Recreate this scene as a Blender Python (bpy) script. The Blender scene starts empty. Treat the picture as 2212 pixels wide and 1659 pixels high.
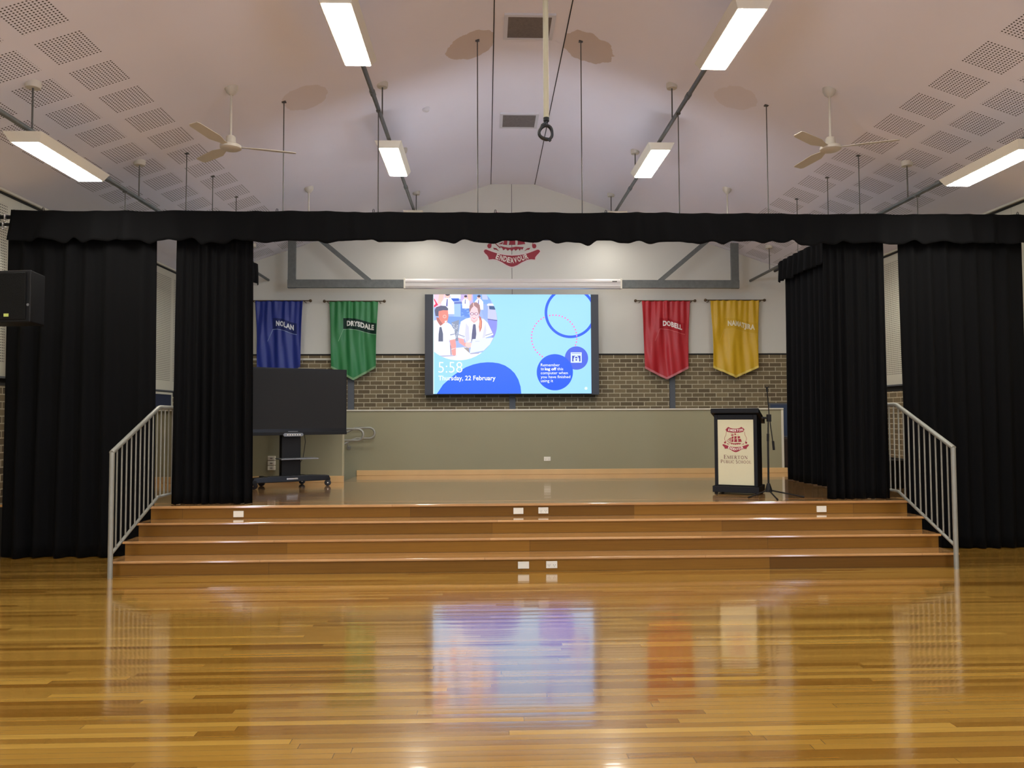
import bpy, bmesh, math, random
from mathutils import Vector, Matrix
random.seed(7)
C = bpy.context.scene.collection
SC = bpy.context.scene
PI = math.pi
def rad(a): return a * PI / 180

# ---------------------------------------------------------------- camera
F_PX = 1662.0
yaw, pitch, roll = math.atan(55 / F_PX), math.atan(71.5 / F_PX), rad(.25)
fwd = Vector((math.sin(yaw) * math.cos(pitch), math.cos(yaw) * math.cos(pitch), math.sin(pitch)))
rgt = Vector((math.cos(yaw), -math.sin(yaw), 0)); upv = rgt.cross(fwd)
r2 = rgt * math.cos(roll) - upv * math.sin(roll); u2 = upv * math.cos(roll) + rgt * math.sin(roll)
cam_d = bpy.data.cameras.new('camera'); cam = bpy.data.objects.new('camera', cam_d); C.objects.link(cam)
cam_d.sensor_width = 36; cam_d.lens = 36 * F_PX / 2212; cam_d.clip_end = 200
m = Matrix((r2, u2, -fwd)).transposed().to_4x4(); m.translation = Vector((0, 0, 1.6)); cam.matrix_world = m
SC.camera = cam

# ---------------------------------------------------------------- world, exposure
w = bpy.data.worlds.new('world'); SC.world = w; w.use_nodes = True
w.node_tree.nodes['Background'].inputs[0].default_value = (.8, .85, 1, 1)
w.node_tree.nodes['Background'].inputs[1].default_value = .05
SC.view_settings.view_transform = 'Standard'; SC.view_settings.look = 'None'
SC.view_settings.gamma = 1; SC.view_settings.use_curve_mapping = False
SC.view_settings.exposure = 0.32
LAMP_POWER = 44.0                       # radiance of the ceiling light diffusers
LAMP_COLOR = (1.0, .96, .88)
SCREEN_POWER = 1.04
for sx, x in ((1, -5.60), (-1, 6.62)):   # added cool fill lights along both side walls, out of view
    la = bpy.data.lights.new('window_daylight', 'AREA'); la.shape = 'RECTANGLE'; la.size = 13.0; la.size_y = 1.5; la.energy = 560; la.color = (.60, .72, 1.0)
    lo = bpy.data.objects.new('window_daylight', la); C.objects.link(lo); lo.location = (x, -.5, 3.15); lo.rotation_euler = (0, -sx * PI / 2, 0)
SC.cycles.max_bounces = 10; SC.cycles.diffuse_bounces = 6; SC.cycles.glossy_bounces = 4
SC.cycles.sample_clamp_indirect = 6

# ---------------------------------------------------------------- materials
def s2l(c):
    return tuple((x / 255 / 12.92) if x / 255 <= .04045 else ((x / 255 + .055) / 1.055) ** 2.4 for x in c)
def mat(name, col, rough=.6, metal=0, spec=.5, noise=0, nscale=8, bump=0, coat=0, sheen=0, srgb=True):
    m = bpy.data.materials.new(name); m.use_nodes = True; nt = m.node_tree; b = nt.nodes['Principled BSDF']
    c = s2l(col) if srgb else col
    b.inputs['Base Color'].default_value = (*c, 1); b.inputs['Roughness'].default_value = rough
    b.inputs['Metallic'].default_value = metal; b.inputs['Specular IOR Level'].default_value = spec
    b.inputs['Coat Weight'].default_value = coat; b.inputs['Sheen Weight'].default_value = sheen
    if noise or bump:
        tc = nt.nodes.new('ShaderNodeTexCoord'); n = nt.nodes.new('ShaderNodeTexNoise')
        n.inputs['Scale'].default_value = nscale; n.inputs['Detail'].default_value = 5
        nt.links.new(tc.outputs['Object'], n.inputs['Vector'])
        if noise:
            mx = nt.nodes.new('ShaderNodeMix'); mx.data_type = 'RGBA'
            mx.inputs[6].default_value = (*[x * (1 - noise) for x in c], 1)
            mx.inputs[7].default_value = (*[min(1, x * (1 + noise)) for x in c], 1)
            nt.links.new(n.outputs['Fac'], mx.inputs[0]); nt.links.new(mx.outputs[2], b.inputs['Base Color'])
        if bump:
            bp = nt.nodes.new('ShaderNodeBump'); bp.inputs['Strength'].default_value = bump; bp.inputs['Distance'].default_value = .01
            nt.links.new(n.outputs['Fac'], bp.inputs['Height']); nt.links.new(bp.outputs[0], b.inputs['Normal'])
    return m
def emis(name, col, power, srgb=True):
    m = bpy.data.materials.new(name); m.use_nodes = True; nt = m.node_tree
    b = nt.nodes['Principled BSDF']; c = s2l(col) if srgb else col
    b.inputs['Base Color'].default_value = (.02, .02, .02, 1); b.inputs['Roughness'].default_value = .4
    b.inputs['Emission Color'].default_value = (*c, 1); b.inputs['Emission Strength'].default_value = power
    return m

class NG:                                # small node-graph helper
    def __init__(s, m): s.nt = m.node_tree; s.b = s.nt.nodes['Principled BSDF']
    def n(s, t, **k):
        x = s.nt.nodes.new(t)
        for a, v in k.items(): setattr(x, a, v)
        return x
    def lk(s, a, b): s.nt.links.new(a, b)
    def m(s, op, *a):
        x = s.n('ShaderNodeMath', operation=op)
        for i, v in enumerate(a):
            if isinstance(v, (int, float)): x.inputs[i].default_value = v
            else: s.lk(v, x.inputs[i])
        return x.outputs[0]
    def xyz(s):
        tc = s.n('ShaderNodeTexCoord'); sp = s.n('ShaderNodeSeparateXYZ'); s.lk(tc.outputs['Object'], sp.inputs[0]); return sp.outputs
    def comb(s, *a):
        x = s.n('ShaderNodeCombineXYZ')
        for i, v in enumerate(a):
            if isinstance(v, (int, float)): x.inputs[i].default_value = v
            else: s.lk(v, x.inputs[i])
        return x.outputs[0]
    def mix(s, f, a, b, blend='MIX'):
        x = s.n('ShaderNodeMix', data_type='RGBA', blend_type=blend)
        for i, v in ((0, f), (6, a), (7, b)):
            if isinstance(v, (int, float)): x.inputs[i].default_value = v
            elif isinstance(v, tuple): x.inputs[i].default_value = (*v, 1)
            else: s.lk(v, x.inputs[i])
        return x.outputs[2]
    def noise(s, v, sc, det=4, rough=.5):
        x = s.n('ShaderNodeTexNoise'); x.inputs['Scale'].default_value = sc; x.inputs['Detail'].default_value = det
        x.inputs['Roughness'].default_value = rough; s.lk(v, x.inputs['Vector']); return x.outputs['Fac']

def wood_floor(name, bw, bl, dark, light, rough=.16, vert=False):
    m = mat(name, (150, 105, 50), rough, spec=.25 if vert else .5); g = NG(m); x, y, z = g.xyz()
    if vert: y = z
    row = g.m('FLOOR', g.m('DIVIDE', y, bw)); fr = g.m('FRACT', g.m('DIVIDE', y, bw))
    w1 = g.n('ShaderNodeTexWhiteNoise', noise_dimensions='1D'); g.lk(row, w1.inputs['W'])
    xo = g.m('ADD', x, g.m('MULTIPLY', w1.outputs['Value'], bl * 7))
    col = g.m('FLOOR', g.m('DIVIDE', xo, bl)); fc = g.m('FRACT', g.m('DIVIDE', xo, bl))
    w2 = g.n('ShaderNodeTexWhiteNoise', noise_dimensions='2D'); g.lk(g.comb(row, col, 0), w2.inputs['Vector'])
    rnd = w2.outputs['Value']
    rp = g.n('ShaderNodeValToRGB'); g.lk(rnd, rp.inputs[0]); e = rp.color_ramp.elements
    d, l = s2l(dark), s2l(light); mid = tuple((a + b) / 2 for a, b in zip(d, l))
    e[0].color = (*d, 1); e[1].color = (*l, 1); e[0].position = 0; e[1].position = 1
    k = e.new(.18); k.color = (*[a * .6 + b * .4 for a, b in zip(d, mid)], 1)
    k = e.new(.4); k.color = (*mid, 1); k = e.new(.8); k.color = (*[a * 1.06 for a in mid], 1)
    n1 = g.noise(g.comb(g.m('MULTIPLY', x, .9), g.m('MULTIPLY', y, 52), g.m('MULTIPLY', rnd, 40)), 2.2, 6, .6)
    n2 = g.noise(g.comb(x, y, z), .6, 3)
    c = g.mix(g.m('MULTIPLY', n1, .9), rp.outputs[0], g.mix(1.0, rp.outputs[0], (.58, .52, .44), 'MULTIPLY'))
    c = g.mix(n2, c, g.mix(1.0, c, (.78, .76, .74), 'MULTIPLY'))
    jt = g.m('MAXIMUM', g.m('LESS_THAN', fr, .03), g.m('LESS_THAN', fc, .0016))
    c = g.mix(g.m('MULTIPLY', jt, .55), c, (.05, .025, .01))
    g.lk(c, g.b.inputs['Base Color'])
    # every board lies at a slightly different level, so reflections break into streaks
    w3 = g.n('ShaderNodeTexWhiteNoise', noise_dimensions='2D'); g.lk(g.comb(row, col, 0), w3.inputs['Vector'])
    tilt = g.m('MULTIPLY', g.m('SUBTRACT', w3.outputs['Value'], .5), g.m('SUBTRACT', fr, .5))
    cup = g.m('MULTIPLY', g.m('POWER', g.m('ABSOLUTE', g.m('SUBTRACT', fr, .5)), 2), -.5)
    h = g.m('ADD', g.m('ADD', tilt, cup), g.m('MULTIPLY', g.noise(g.comb(g.m('MULTIPLY', x, .5), y, 0), 7, 2), .5))
    bp = g.n('ShaderNodeBump'); bp.inputs['Strength'].default_value = .045 if not vert else .1; bp.inputs['Distance'].default_value = .02
    g.lk(h, bp.inputs['Height']); g.lk(bp.outputs[0], g.b.inputs['Normal'])
    rr = g.m('ADD', g.m('MULTIPLY', g.noise(g.comb(g.m('MULTIPLY', x, .4), g.m('MULTIPLY', y, 2), 0), 3, 3), .10), rough - .05)
    g.lk(rr, g.b.inputs['Roughness'])
    g.b.inputs['Coat Weight'].default_value = 1 if not vert else 0; g.b.inputs['Coat IOR'].default_value = 1.65 if not vert else 1.5; g.b.inputs['Coat Roughness'].default_value = .08
    g.lk(bp.outputs[0], g.b.inputs['Coat Normal'])
    return m

def brick(name, side):
    m = mat(name, (110, 92, 62), .85); g = NG(m); x, y, z = g.xyz()
    bt = g.n('ShaderNodeTexBrick'); g.lk(g.comb(y if side else x, z, 0), bt.inputs['Vector'])
    bt.inputs['Scale'].default_value = 1; bt.inputs['Brick Width'].default_value = .242; bt.inputs['Row Height'].default_value = .0862
    bt.inputs['Mortar Size'].default_value = .0078; bt.inputs['Mortar Smooth'].default_value = .15
    bt.inputs['Color1'].default_value = (*s2l((112, 97, 72)), 1); bt.inputs['Color2'].default_value = (*s2l((148, 131, 98)), 1)
    bt.inputs['Mortar'].default_value = (*s2l((212, 200, 168)), 1)
    n = g.noise(g.comb(x, y, z), 30, 4)
    c = g.mix(n, bt.outputs['Color'], g.mix(1.0, bt.outputs['Color'], (.7, .7, .7), 'MULTIPLY'))
    g.lk(c, g.b.inputs['Base Color'])
    bp = g.n('ShaderNodeBump'); bp.inputs['Distance'].default_value = .006; bp.invert = True
    g.lk(bt.outputs['Fac'], bp.inputs['Height']); g.lk(bp.outputs[0], g.b.inputs['Normal'])
    return m

def holes(g, p, q, s, r):
    a = g.m('SUBTRACT', g.m('FLOORED_MODULO', p, s), s / 2); b = g.m('SUBTRACT', g.m('FLOORED_MODULO', q, s), s / 2)
    return g.m('LESS_THAN', g.m('ADD', g.m('MULTIPLY', a, a), g.m('MULTIPLY', b, b)), r * r)
def within(g, v, centre, period, half):
    d = g.m('ABSOLUTE', g.m('SUBTRACT', g.m('FLOORED_MODULO', g.m('ADD', g.m('SUBTRACT', v, centre), period / 2), period), period / 2))
    return g.m('LESS_THAN', d, half)
def rng(g, v, a, b): return g.m('MULTIPLY', g.m('GREATER_THAN', v, a), g.m('LESS_THAN', v, b))

def ceiling_mat():
    m = mat('ceiling_paint', (234, 232, 242), .8); g = NG(m); x, y, z = g.xyz()
    a = g.m('ABSOLUTE', g.m('SUBTRACT', x, .515))
    reg = g.m('MULTIPLY', rng(g, a, 4.0, 5.66), g.m('MULTIPLY', within(g, a, 4.295, .55, .198), within(g, y, 6.42, .563, .205)))
    hl = g.m('MULTIPLY', reg, holes(g, g.m('ADD', a, 4.295 * 0 + .098), y, .0315, .0082))
    base = s2l((234, 232, 242))
    c = g.mix(g.noise(g.comb(x, y, z), .8, 3), base, tuple(v * .93 for v in base))
    wob = g.m('MULTIPLY', g.m('SUBTRACT', g.noise(g.comb(x, y, z), 6, 4), .5), 1.1)
    for cx, cy, rx, ry, k in ((-.17, 9.3, .30, .33, .65), (1.26, 9.33, .33, .34, .65), (-2.2, 9.3, .27, .3, .3), (3.1, 9.3, .25, .3, .2)):
        dx = g.m('DIVIDE', g.m('SUBTRACT', x, cx), rx); dy = g.m('DIVIDE', g.m('SUBTRACT', y, cy), ry)
        r = g.m('ADD', g.m('ADD', g.m('MULTIPLY', dx, dx), g.m('MULTIPLY', dy, dy)), wob)
        mk = g.m('MULTIPLY', g.m('LESS_THAN', r, 1), g.m('GREATER_THAN', g.m('ABSOLUTE', g.m('SUBTRACT', x, .54)), .44))
        c = g.mix(g.m('MULTIPLY', mk, k), c, s2l((188, 166, 142)))
    c = g.mix(hl, c, (.06, .05, .04)); g.lk(c, g.b.inputs['Base Color'])
    return m
def side_panel_mat():
    m = mat('perforated_panel', (206, 202, 184), .7); g = NG(m); x, y, z = g.xyz()
    reg = g.m('MULTIPLY', within(g, y, 8.79, 1.2, .54), g.m('MULTIPLY', g.m('GREATER_THAN', z, 2.28), g.m('LESS_THAN', z, 4.17)))
    hl = g.m('MULTIPLY', reg, holes(g, y, z, .032, .0085))
    seam = g.m('GREATER_THAN', g.m('ABSOLUTE', g.m('SUBTRACT', g.m('FLOORED_MODULO', g.m('ADD', y, .01), 1.2), .6)), .597)
    c = g.mix(hl, s2l((206, 202, 184)), (.05, .045, .03)); c = g.mix(g.m('MULTIPLY', seam, .5), c, (.1, .1, .09)); g.lk(c, g.b.inputs['Base Color'])
    return m
def fabric(name, col, rough=.9, sheen=.15, spec=.2):
    m = mat(name, col, rough, spec=spec, sheen=sheen); g = NG(m); x, y, z = g.xyz()
    bp = g.n('ShaderNodeBump'); bp.inputs['Strength'].default_value = .12; bp.inputs['Distance'].default_value = .002
    g.lk(g.noise(g.comb(x, y, z), 250, 2), bp.inputs['Height']); g.lk(bp.outputs[0], g.b.inputs['Normal'])
    return m

M = dict(
    floor=wood_floor('floor_boards', .058, 2.3, (156, 110, 38), (216, 172, 80)),
    deck=wood_floor('stage_boards', .058, 2.3, (196, 146, 88), (232, 184, 124), .14),
    riser=wood_floor('riser_timber', .15, 2.6, (120, 82, 20), (162, 116, 40), .5, True),
    timber=mat('skirting_timber', (208, 172, 118), .4, noise=.12, nscale=3, coat=.2),
    brick_back=brick('brick_back', False), brick_side=brick('brick_side', True),
    white=mat('white_wall', (212, 210, 200), .75, noise=.02, nscale=2), ceiling=ceiling_mat(), panel=side_panel_mat(),
    beige=mat('beige_wall', (144, 140, 112), .7, noise=.02, nscale=2),
    steel_post=mat('grey_blue_steel', (88, 92, 98), .5, noise=.1), dark=mat('dark_gap', (28, 27, 24), .8),
    cream=mat('cream_trim', (206, 202, 186), .5),
    galv=mat('galvanised_steel', (112, 116, 114), .5, metal=.55, noise=.3, nscale=14),
    rail=mat('handrail_paint', (150, 150, 140), .45, metal=.35, noise=.1, nscale=20),
    curtain=fabric('black_curtain', (8, 8, 9), sheen=0, spec=.12), black=mat('black_plastic', (10, 10, 11), .55, spec=.3),
    gloss_black=mat('gloss_black', (9, 9, 10), .35, spec=.3), screen_off=mat('screen_glass_off', (30, 30, 30), .6, spec=.25),
    chrome=mat('chrome', (215, 215, 215), .15, metal=1), grey=mat('grey_metal', (120, 122, 124), .4, metal=.5),
    plate=mat('power_plate', (232, 228, 212), .4), slot=mat('slot_dark', (70, 66, 60), .6),
    diffuser_dim=emis('lamp_diffuser_dim', LAMP_COLOR, LAMP_POWER * .3, False), flood=emis('flood_lens', (.80, .88, 1.0), 56, False), lampwhite=mat('lamp_housing', (214, 208, 190), .5), diffuser=emis('lamp_diffuser', LAMP_COLOR, LAMP_POWER, False),  # the flood lens belongs to the added fill lamps
    fan=mat('fan_enamel', (196, 190, 176), .4), louvre=mat('vent_louvre', (112, 106, 102), .7, noise=.3, nscale=30), ventframe=mat('vent_frame', (205, 205, 210), .5),
    led_frame=mat('led_frame', (62, 66, 76), .5), pole=mat('cream_pole', (170, 162, 134), .5),
    cable=mat('black_cable', (12, 12, 12), .5), red=mat('crest_red', (150, 30, 48), .5), halo=mat('crest_halo', (226, 208, 204), .6),
    lettering=mat('cream_lettering', (235, 228, 215), .6), lectern_panel=mat('lectern_panel', (208, 203, 168), .5),
    lectern=mat('lectern_black', (7, 7, 8), .5, spec=.25), maroon=mat('maroon_lettering', (104, 34, 44), .6),
    navy=mat('navy_pinboard', (34, 42, 66), .9), blue_board=mat('blue_pinboard', (62, 76, 102), .9), cabinet=mat('cabinet_brown', (58, 46, 42), .6),
    sticker=mat('sticker_lime', (200, 214, 110), .6), rod=mat('steel_rod', (92, 90, 86), .5, metal=.5), bronze=mat('bronze_rod', (96, 80, 60), .4, metal=.7),
    pane=emis('daylit_pane', (150, 170, 200), 1.0), strip=mat('corner_strip', (176, 170, 140), .6), seat=mat('chair_vinyl', (96, 64, 44), .5), tyre=mat('caster_tyre', (14, 14, 20), .5),  # first entry glows for the added side windows
)

# ---------------------------------------------------------------- mesh helpers
class MB:
    def __init__(s): s.v = []; s.f = []; s.mi = []; s.cur = 0
    def add(s, vs, fs):
        o = len(s.v); s.v += [tuple(v) for v in vs]; s.f += [tuple(i + o for i in f) for f in fs]; s.mi += [s.cur] * len(fs); return s
    def box(s, x0, x1, y0, y1, z0, z1, T=None):
        vs = [Vector((x, y, z)) for x in (x0, x1) for y in (y0, y1) for z in (z0, z1)]
        if T: vs = [T @ v for v in vs]
        return s.add(vs, [(0, 1, 3, 2), (4, 6, 7, 5), (0, 4, 5, 1), (2, 3, 7, 6), (0, 2, 6, 4), (1, 5, 7, 3)])
    def hexa(s, p):                      # 8 points: bottom ring of four, top ring of four (counter-clockwise)
        return s.add(p, [(3, 2, 1, 0), (4, 5, 6, 7), (0, 1, 5, 4), (1, 2, 6, 5), (2, 3, 7, 6), (3, 0, 4, 7)])
    def prism(s, poly, y0, y1, T=None):  # polygon in x,z extruded along y
        n = len(poly); a = sum(poly[i][0] * poly[(i + 1) % n][1] - poly[(i + 1) % n][0] * poly[i][1] for i in range(n))
        if a < 0: poly = poly[::-1]
        vs = [Vector((x, y0, z)) for x, z in poly] + [Vector((x, y1, z)) for x, z in poly]
        if T: vs = [T @ v for v in vs]
        return s.add(vs, [tuple(range(n)), tuple(range(2 * n - 1, n - 1, -1))] + [(i, i + n, (i + 1) % n + n, (i + 1) % n) for i in range(n)])
    def tube(s, pts, r, seg=10, closed=False, cap=True):
        pts = [Vector(p) for p in pts]; n = len(pts); vs = []; up = None
        rs = r if isinstance(r, (list, tuple)) else [r] * n
        for i, p in enumerate(pts):
            if closed: t = pts[(i + 1) % n] - pts[i - 1]
            else: t = pts[min(i + 1, n - 1)] - pts[max(i - 1, 0)]
            t.normalize()
            if up is None: up = Vector((0, 0, 1)) if abs(t.z) < .9 else Vector((1, 0, 0))
            a = t.cross(up).normalized(); b = a.cross(t).normalized(); up = b
            for k in range(seg):
                an = 2 * PI * k / seg; vs.append(p + (a * math.cos(an) + b * math.sin(an)) * rs[i])
        fs = []
        for i in range(n if closed else n - 1):
            for k in range(seg):
                j = (i + 1) % n; fs.append((i * seg + k, j * seg + k, j * seg + (k + 1) % seg, i * seg + (k + 1) % seg))
        if cap and not closed: fs += [tuple(range(seg)), tuple(range((n - 1) * seg, n * seg))[::-1]]
        return s.add(vs, fs)
    def lathe(s, prof, c=(0, 0, 0), seg=20, T=None):   # prof: (r,z) from bottom to top, about z
        vs = []; n = len(prof)
        for r, z in prof:
            for k in range(seg):
                a = 2 * PI * k / seg; v = Vector((c[0] + r * math.cos(a), c[1] + r * math.sin(a), c[2] + z)); vs.append(T @ v if T else v)
        fs = [(i * seg + k, i * seg + (k + 1) % seg, (i + 1) * seg + (k + 1) % seg, (i + 1) * seg + k) for i in range(n - 1) for k in range(seg)]
        fs += [tuple(range(seg))[::-1], tuple(range((n - 1) * seg, n * seg))]
        return s.add(vs, fs)
    def sphere(s, c, r, seg=12, sz=1):
        return s.lathe([(max(1e-4, r * math.cos(a)), r * sz * math.sin(a)) for a in [(-.5 + i / 8) * PI for i in range(9)]], c, seg)
def build(name, b, mats, parent=None, smooth=False, origin=None, bevel=0, local=False, solid=0):
    if not isinstance(mats, (list, tuple)): mats = [mats]
    o0 = Vector(origin) if origin else (Vector(parent['_o']) if (parent is not None and not local and '_o' in parent) else Vector((0, 0, 0)))
    me = bpy.data.meshes.new(name); me.from_pydata([tuple(Vector(v) - o0) for v in b.v], [], b.f)
    for mm in mats: me.materials.append(mm)
    for p, i in zip(me.polygons, b.mi): p.material_index = i; p.use_smooth = smooth
    me.validate(); me.update()
    if smooth:
        bm = bmesh.new(); bm.from_mesh(me)
        for e in bm.edges:
            if len(e.link_faces) == 2 and e.calc_face_angle(0) > rad(40): e.smooth = False
        bm.to_mesh(me); bm.free()
    o = bpy.data.objects.new(name, me); C.objects.link(o)
    if parent is not None: o.parent = parent; o['_o'] = list(o0)
    elif origin: o.location = o0; o['_o'] = list(o0)
    if bevel:
        md = o.modifiers.new('bevel', 'BEVEL'); md.width = bevel; md.segments = 2; md.limit_method = 'ANGLE'; md.angle_limit = rad(40)
    if solid:
        md = o.modifiers.new('thickness', 'SOLIDIFY'); md.thickness = solid
    return o
def tag(o, label, cat, group=None):
    o['label'] = label; o['category'] = cat
    if group: o['group'] = group
    return o
def thing(name, label, cat, loc=(0, 0, 0), rz=0, group=None):
    o = bpy.data.objects.new(name, None); C.objects.link(o); o.location = loc; o.rotation_euler = (0, 0, rz); o.empty_display_size = .1
    o['_o'] = list(loc) if rz == 0 else [0, 0, 0]
    return tag(o, label, cat, group)
def struct(name, b, mats, **k):
    o = build(name, b, mats, **k); o['kind'] = 'structure'; return o
def dup(root, loc, label=None, rz=None):
    def cp(o, par):
        c = o.copy(); C.objects.link(c); c.parent = par
        for ch in kids[o.name]: cp(ch, c)
        return c
    kids = {}
    def walk(o):
        kids[o.name] = [x for x in C.objects if x.parent == o]
        for x in kids[o.name]: walk(x)
    walk(root); r = cp(root, None); r.location = loc
    if label: r['label'] = label
    if rz is not None: r.rotation_euler = (0, 0, rz)
    return r

def text_polys(s, weight=0.0, width=None, height=None, spacing=1.0):
    """lettering as a triangulated outline: (verts2d, faces), scaled to width (and height if given), origin at the left end of the baseline"""
    cu = bpy.data.curves.new('t', 'FONT'); cu.body = s; cu.size = 1; cu.offset = weight; cu.resolution_u = 3; cu.space_character = spacing
    o = bpy.data.objects.new('t', cu); C.objects.link(o); dg = bpy.context.evaluated_depsgraph_get(); dg.update()
    me = bpy.data.meshes.new_from_object(o.evaluated_get(dg))
    vs = [(v.co.x, v.co.y) for v in me.vertices]; fs = [tuple(p.vertices) for p in me.polygons]
    bpy.data.objects.remove(o); bpy.data.curves.remove(cu); bpy.data.meshes.remove(me)
    x0 = min(v[0] for v in vs); x1 = max(v[0] for v in vs); y1 = max(v[1] for v in vs)
    sx = width / (x1 - x0) if width else height / y1
    sy = height / y1 if height else sx
    return [((x - x0) * sx, y * sy) for x, y in vs], fs
def add_text(b, tp, fn):                 # fn maps a 2d lettering point to 3d
    vs, fs = tp; vs3 = [fn(x, y) for x, y in vs]
    # face towards the viewer (-y)
    b.add(vs3, fs)

# ================================================================ THE ROOM
XL, XR, YB, YN = -5.74, 6.76, 15.27, -8.5
RL, RR_, ZR, ZE = .10, .98, 6.27, 4.306
STG = .60
struct('floor', MB().box(XL - .2, XR + .2, YN - .2, 9.3, -.12, 0), M['floor'])
b = MB()
T = .12
b.add([(XL, YN, ZE), (RL, YN, ZR), (RL, YB, ZR), (XL, YB, ZE), (XL, YN, ZE + T), (RL, YN, ZR + T), (RL, YB, ZR + T), (XL, YB, ZE + T)],
      [(0, 1, 2, 3), (7, 6, 5, 4), (0, 4, 5, 1), (2, 6, 7, 3)])
b.add([(RL, YN, ZR), (RR_, YN, ZR), (RR_, YB, ZR), (RL, YB, ZR), (RL, YN, ZR + T), (RR_, YN, ZR + T), (RR_, YB, ZR + T), (RL, YB, ZR + T)],
      [(0, 1, 2, 3), (7, 6, 5, 4)])
b.add([(RR_, YN, ZR), (XR, YN, ZE), (XR, YB, ZE), (RR_, YB, ZR), (RR_, YN, ZR + T), (XR, YN, ZE + T), (XR, YB, ZE + T), (RR_, YB, ZR + T)],
      [(0, 1, 2, 3), (7, 6, 5, 4), (0, 4, 5, 1), (2, 6, 7, 3)])
struct('ceiling', b, M['ceiling'])
# joints beside the flat strip of the ridge, and the cornice along both side walls
for i, x in enumerate((RL, RR_)):
    struct('trim_%d' % (i + 1), MB().box(x - .006, x + .006, YN, YB, ZR - .006, ZR + .004), M['dark'])
for i, (x, s) in enumerate(((XL, 1), (XR, -1))):
    b = MB(); b.box(min(x, x + s * .02), max(x, x + s * .02), YN, YB, ZE - .035, ZE - .012); b.cur = 1  # dark strip: shadow under the cornice, put in as colour
    b.box(min(x, x + s * .06), max(x, x + s * .06), YN, YB, ZE - .012, ZE + .016)
    struct('trim_%d' % (i + 3), b, [M['dark'], M['cream']])
# added side windows with glowing panes, out of view, framing the fill lights
for i, (x, s) in enumerate(((XL, 1), (XR, -1))):
    for k in range(6):
        y0 = -6.95 + k * 2.15; b = MB(); xa, xb = sorted((x - s * .02, x + s * .05))
        b.box(xa, xb, y0, y0 + .05, 2.35, 3.95); b.box(xa, xb, y0 + 1.95, y0 + 2.0, 2.35, 3.95); b.box(xa, xb, y0 + .05, y0 + 1.95, 2.35, 2.40); b.box(xa, xb, y0 + .05, y0 + 1.95, 3.90, 3.95); b.box(xa, xb, y0 + .98, y0 + 1.02, 2.4, 3.9)
        o = struct('window_%d' % (i * 6 + k + 1), b, M['grey']); build('pane', MB().box(*sorted((x, x + s * .012)), y0 + .05, y0 + 1.95, 2.4, 3.9), M['pane'], o)
# side walls: brick below, perforated cladding above
for nm, x, s in (('wall_left', XL, -1), ('wall_right', XR, 1)):
    o = struct(nm, MB().box(min(x, x + s * .2), max(x, x + s * .2), YN, YB + .2, -.1, 2.0), M['brick_side'])
    b = MB(); b.box(min(x, x + s * .2), max(x, x + s * .2), YN, YB + .2, 2.1, ZE + .1); build('cladding', b, M['panel'], o)
    b = MB(); b.box(min(x + s * .015, x + s * .2), max(x + s * .015, x + s * .2), YN, YB + .2, 2.0, 2.1); build('shadow_gap', b, M['dark'], o)
    b = MB(); b.box(min(x, x - s * .018), max(x, x - s * .018), YN, YB, 2.085, 2.11); build('sill_strip', b, M['steel_post'], o)
# back wall
o = struct('wall_back', MB().box(XL, XR, YB, YB + .2, -.1, 2.84), M['brick_back'])
gx = lambda x: ZR - (RL - x) * (ZR - ZE) / (RL - XL) if x < RL else (ZR if x < RR_ else ZR - (x - RR_) * (ZR - ZE) / (XR - RR_))
b = MB(); b.prism([(XL, 2.86), (XR, 2.86), (XR, ZE + .05), (RR_, ZR + .05), (RL, ZR + .05), (XL, ZE + .05)], YB - .02, YB + .2); build('cladding', b, M['white'], o)
build('shadow_gap', MB().box(XL, XR, YB - .012, YB + .1, 2.83, 2.862), M['dark'], o)
build('panel_joint', MB().box(.510, .518, YB - .0225, YB - .01, 2.87, ZR), M['dark'], o)
struct('trim_5', MB().box(XL, -1.25, YB - .045, YB - .001, 2.735, 2.775), M['cream'])
struct('wall_rear', MB().prism([(XL, 0), (XR, 0), (XR, ZE + .1), (RR_, ZR + .1), (RL, ZR + .1), (XL, ZE + .1)], YN - .2, YN), M['white'])
# steel posts in the brickwork
for i, (x0, x1) in enumerate(((-2.735, -2.61), (.452, .572), (3.655, 3.765))):
    struct('trim_%d' % (i + 6), MB().box(x0, x1, YB - .03, YB, STG, 2.84), M['steel_post'])

# ================================================================ STAGE
SX0, SX1 = -3.85, 4.97
NOSE, RISE = (8.02, 8.34, 8.655, 8.96), (8.045, 8.365, 8.68, 8.985)
b = MB(); b.box(XL, XR, 9.26, 12.1, STG - .03, STG); b.box(SX0 - .01, SX1 + .01, NOSE[3], 9.26, STG - .03, STG)
b.box(-2.25, XR, 12.1, 13.5, STG - .03, STG); b.box(5.2, XR, 13.5, YB, STG - .03, STG)
sf = struct('floor_stage', b, M['deck'], bevel=.006)
b = MB(); b.box(XL, XR, 9.26, 9.30, 0, STG - .03); b.box(-2.27, -2.25, 12.1, 13.5, 0, STG - .03); build('base_panel', b, M['dark'], sf)
st = thing('stage_steps', 'wide polished timber steps leading up to the stage across its front', 'steps', ((SX0 + SX1) / 2, 8.5, 0))
build('riser', MB().box(SX0 + .01, SX1 - .01, RISE[3], 9.26, .40, STG - .03), M['riser'], st)
for i in range(3):
    z = .15 * (i + 1)
    s_ = build('step', MB().box(SX0 + .01, SX1 - .01, RISE[i], RISE[i + 1] + .01, max(0, z - .15), z - .025), M['riser'], st)
    build('tread', MB().box(SX0 - .01, SX1 + .01, NOSE[i], RISE[i + 1] + .005, z - .025, z), M['deck'], s_, bevel=.006)

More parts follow.
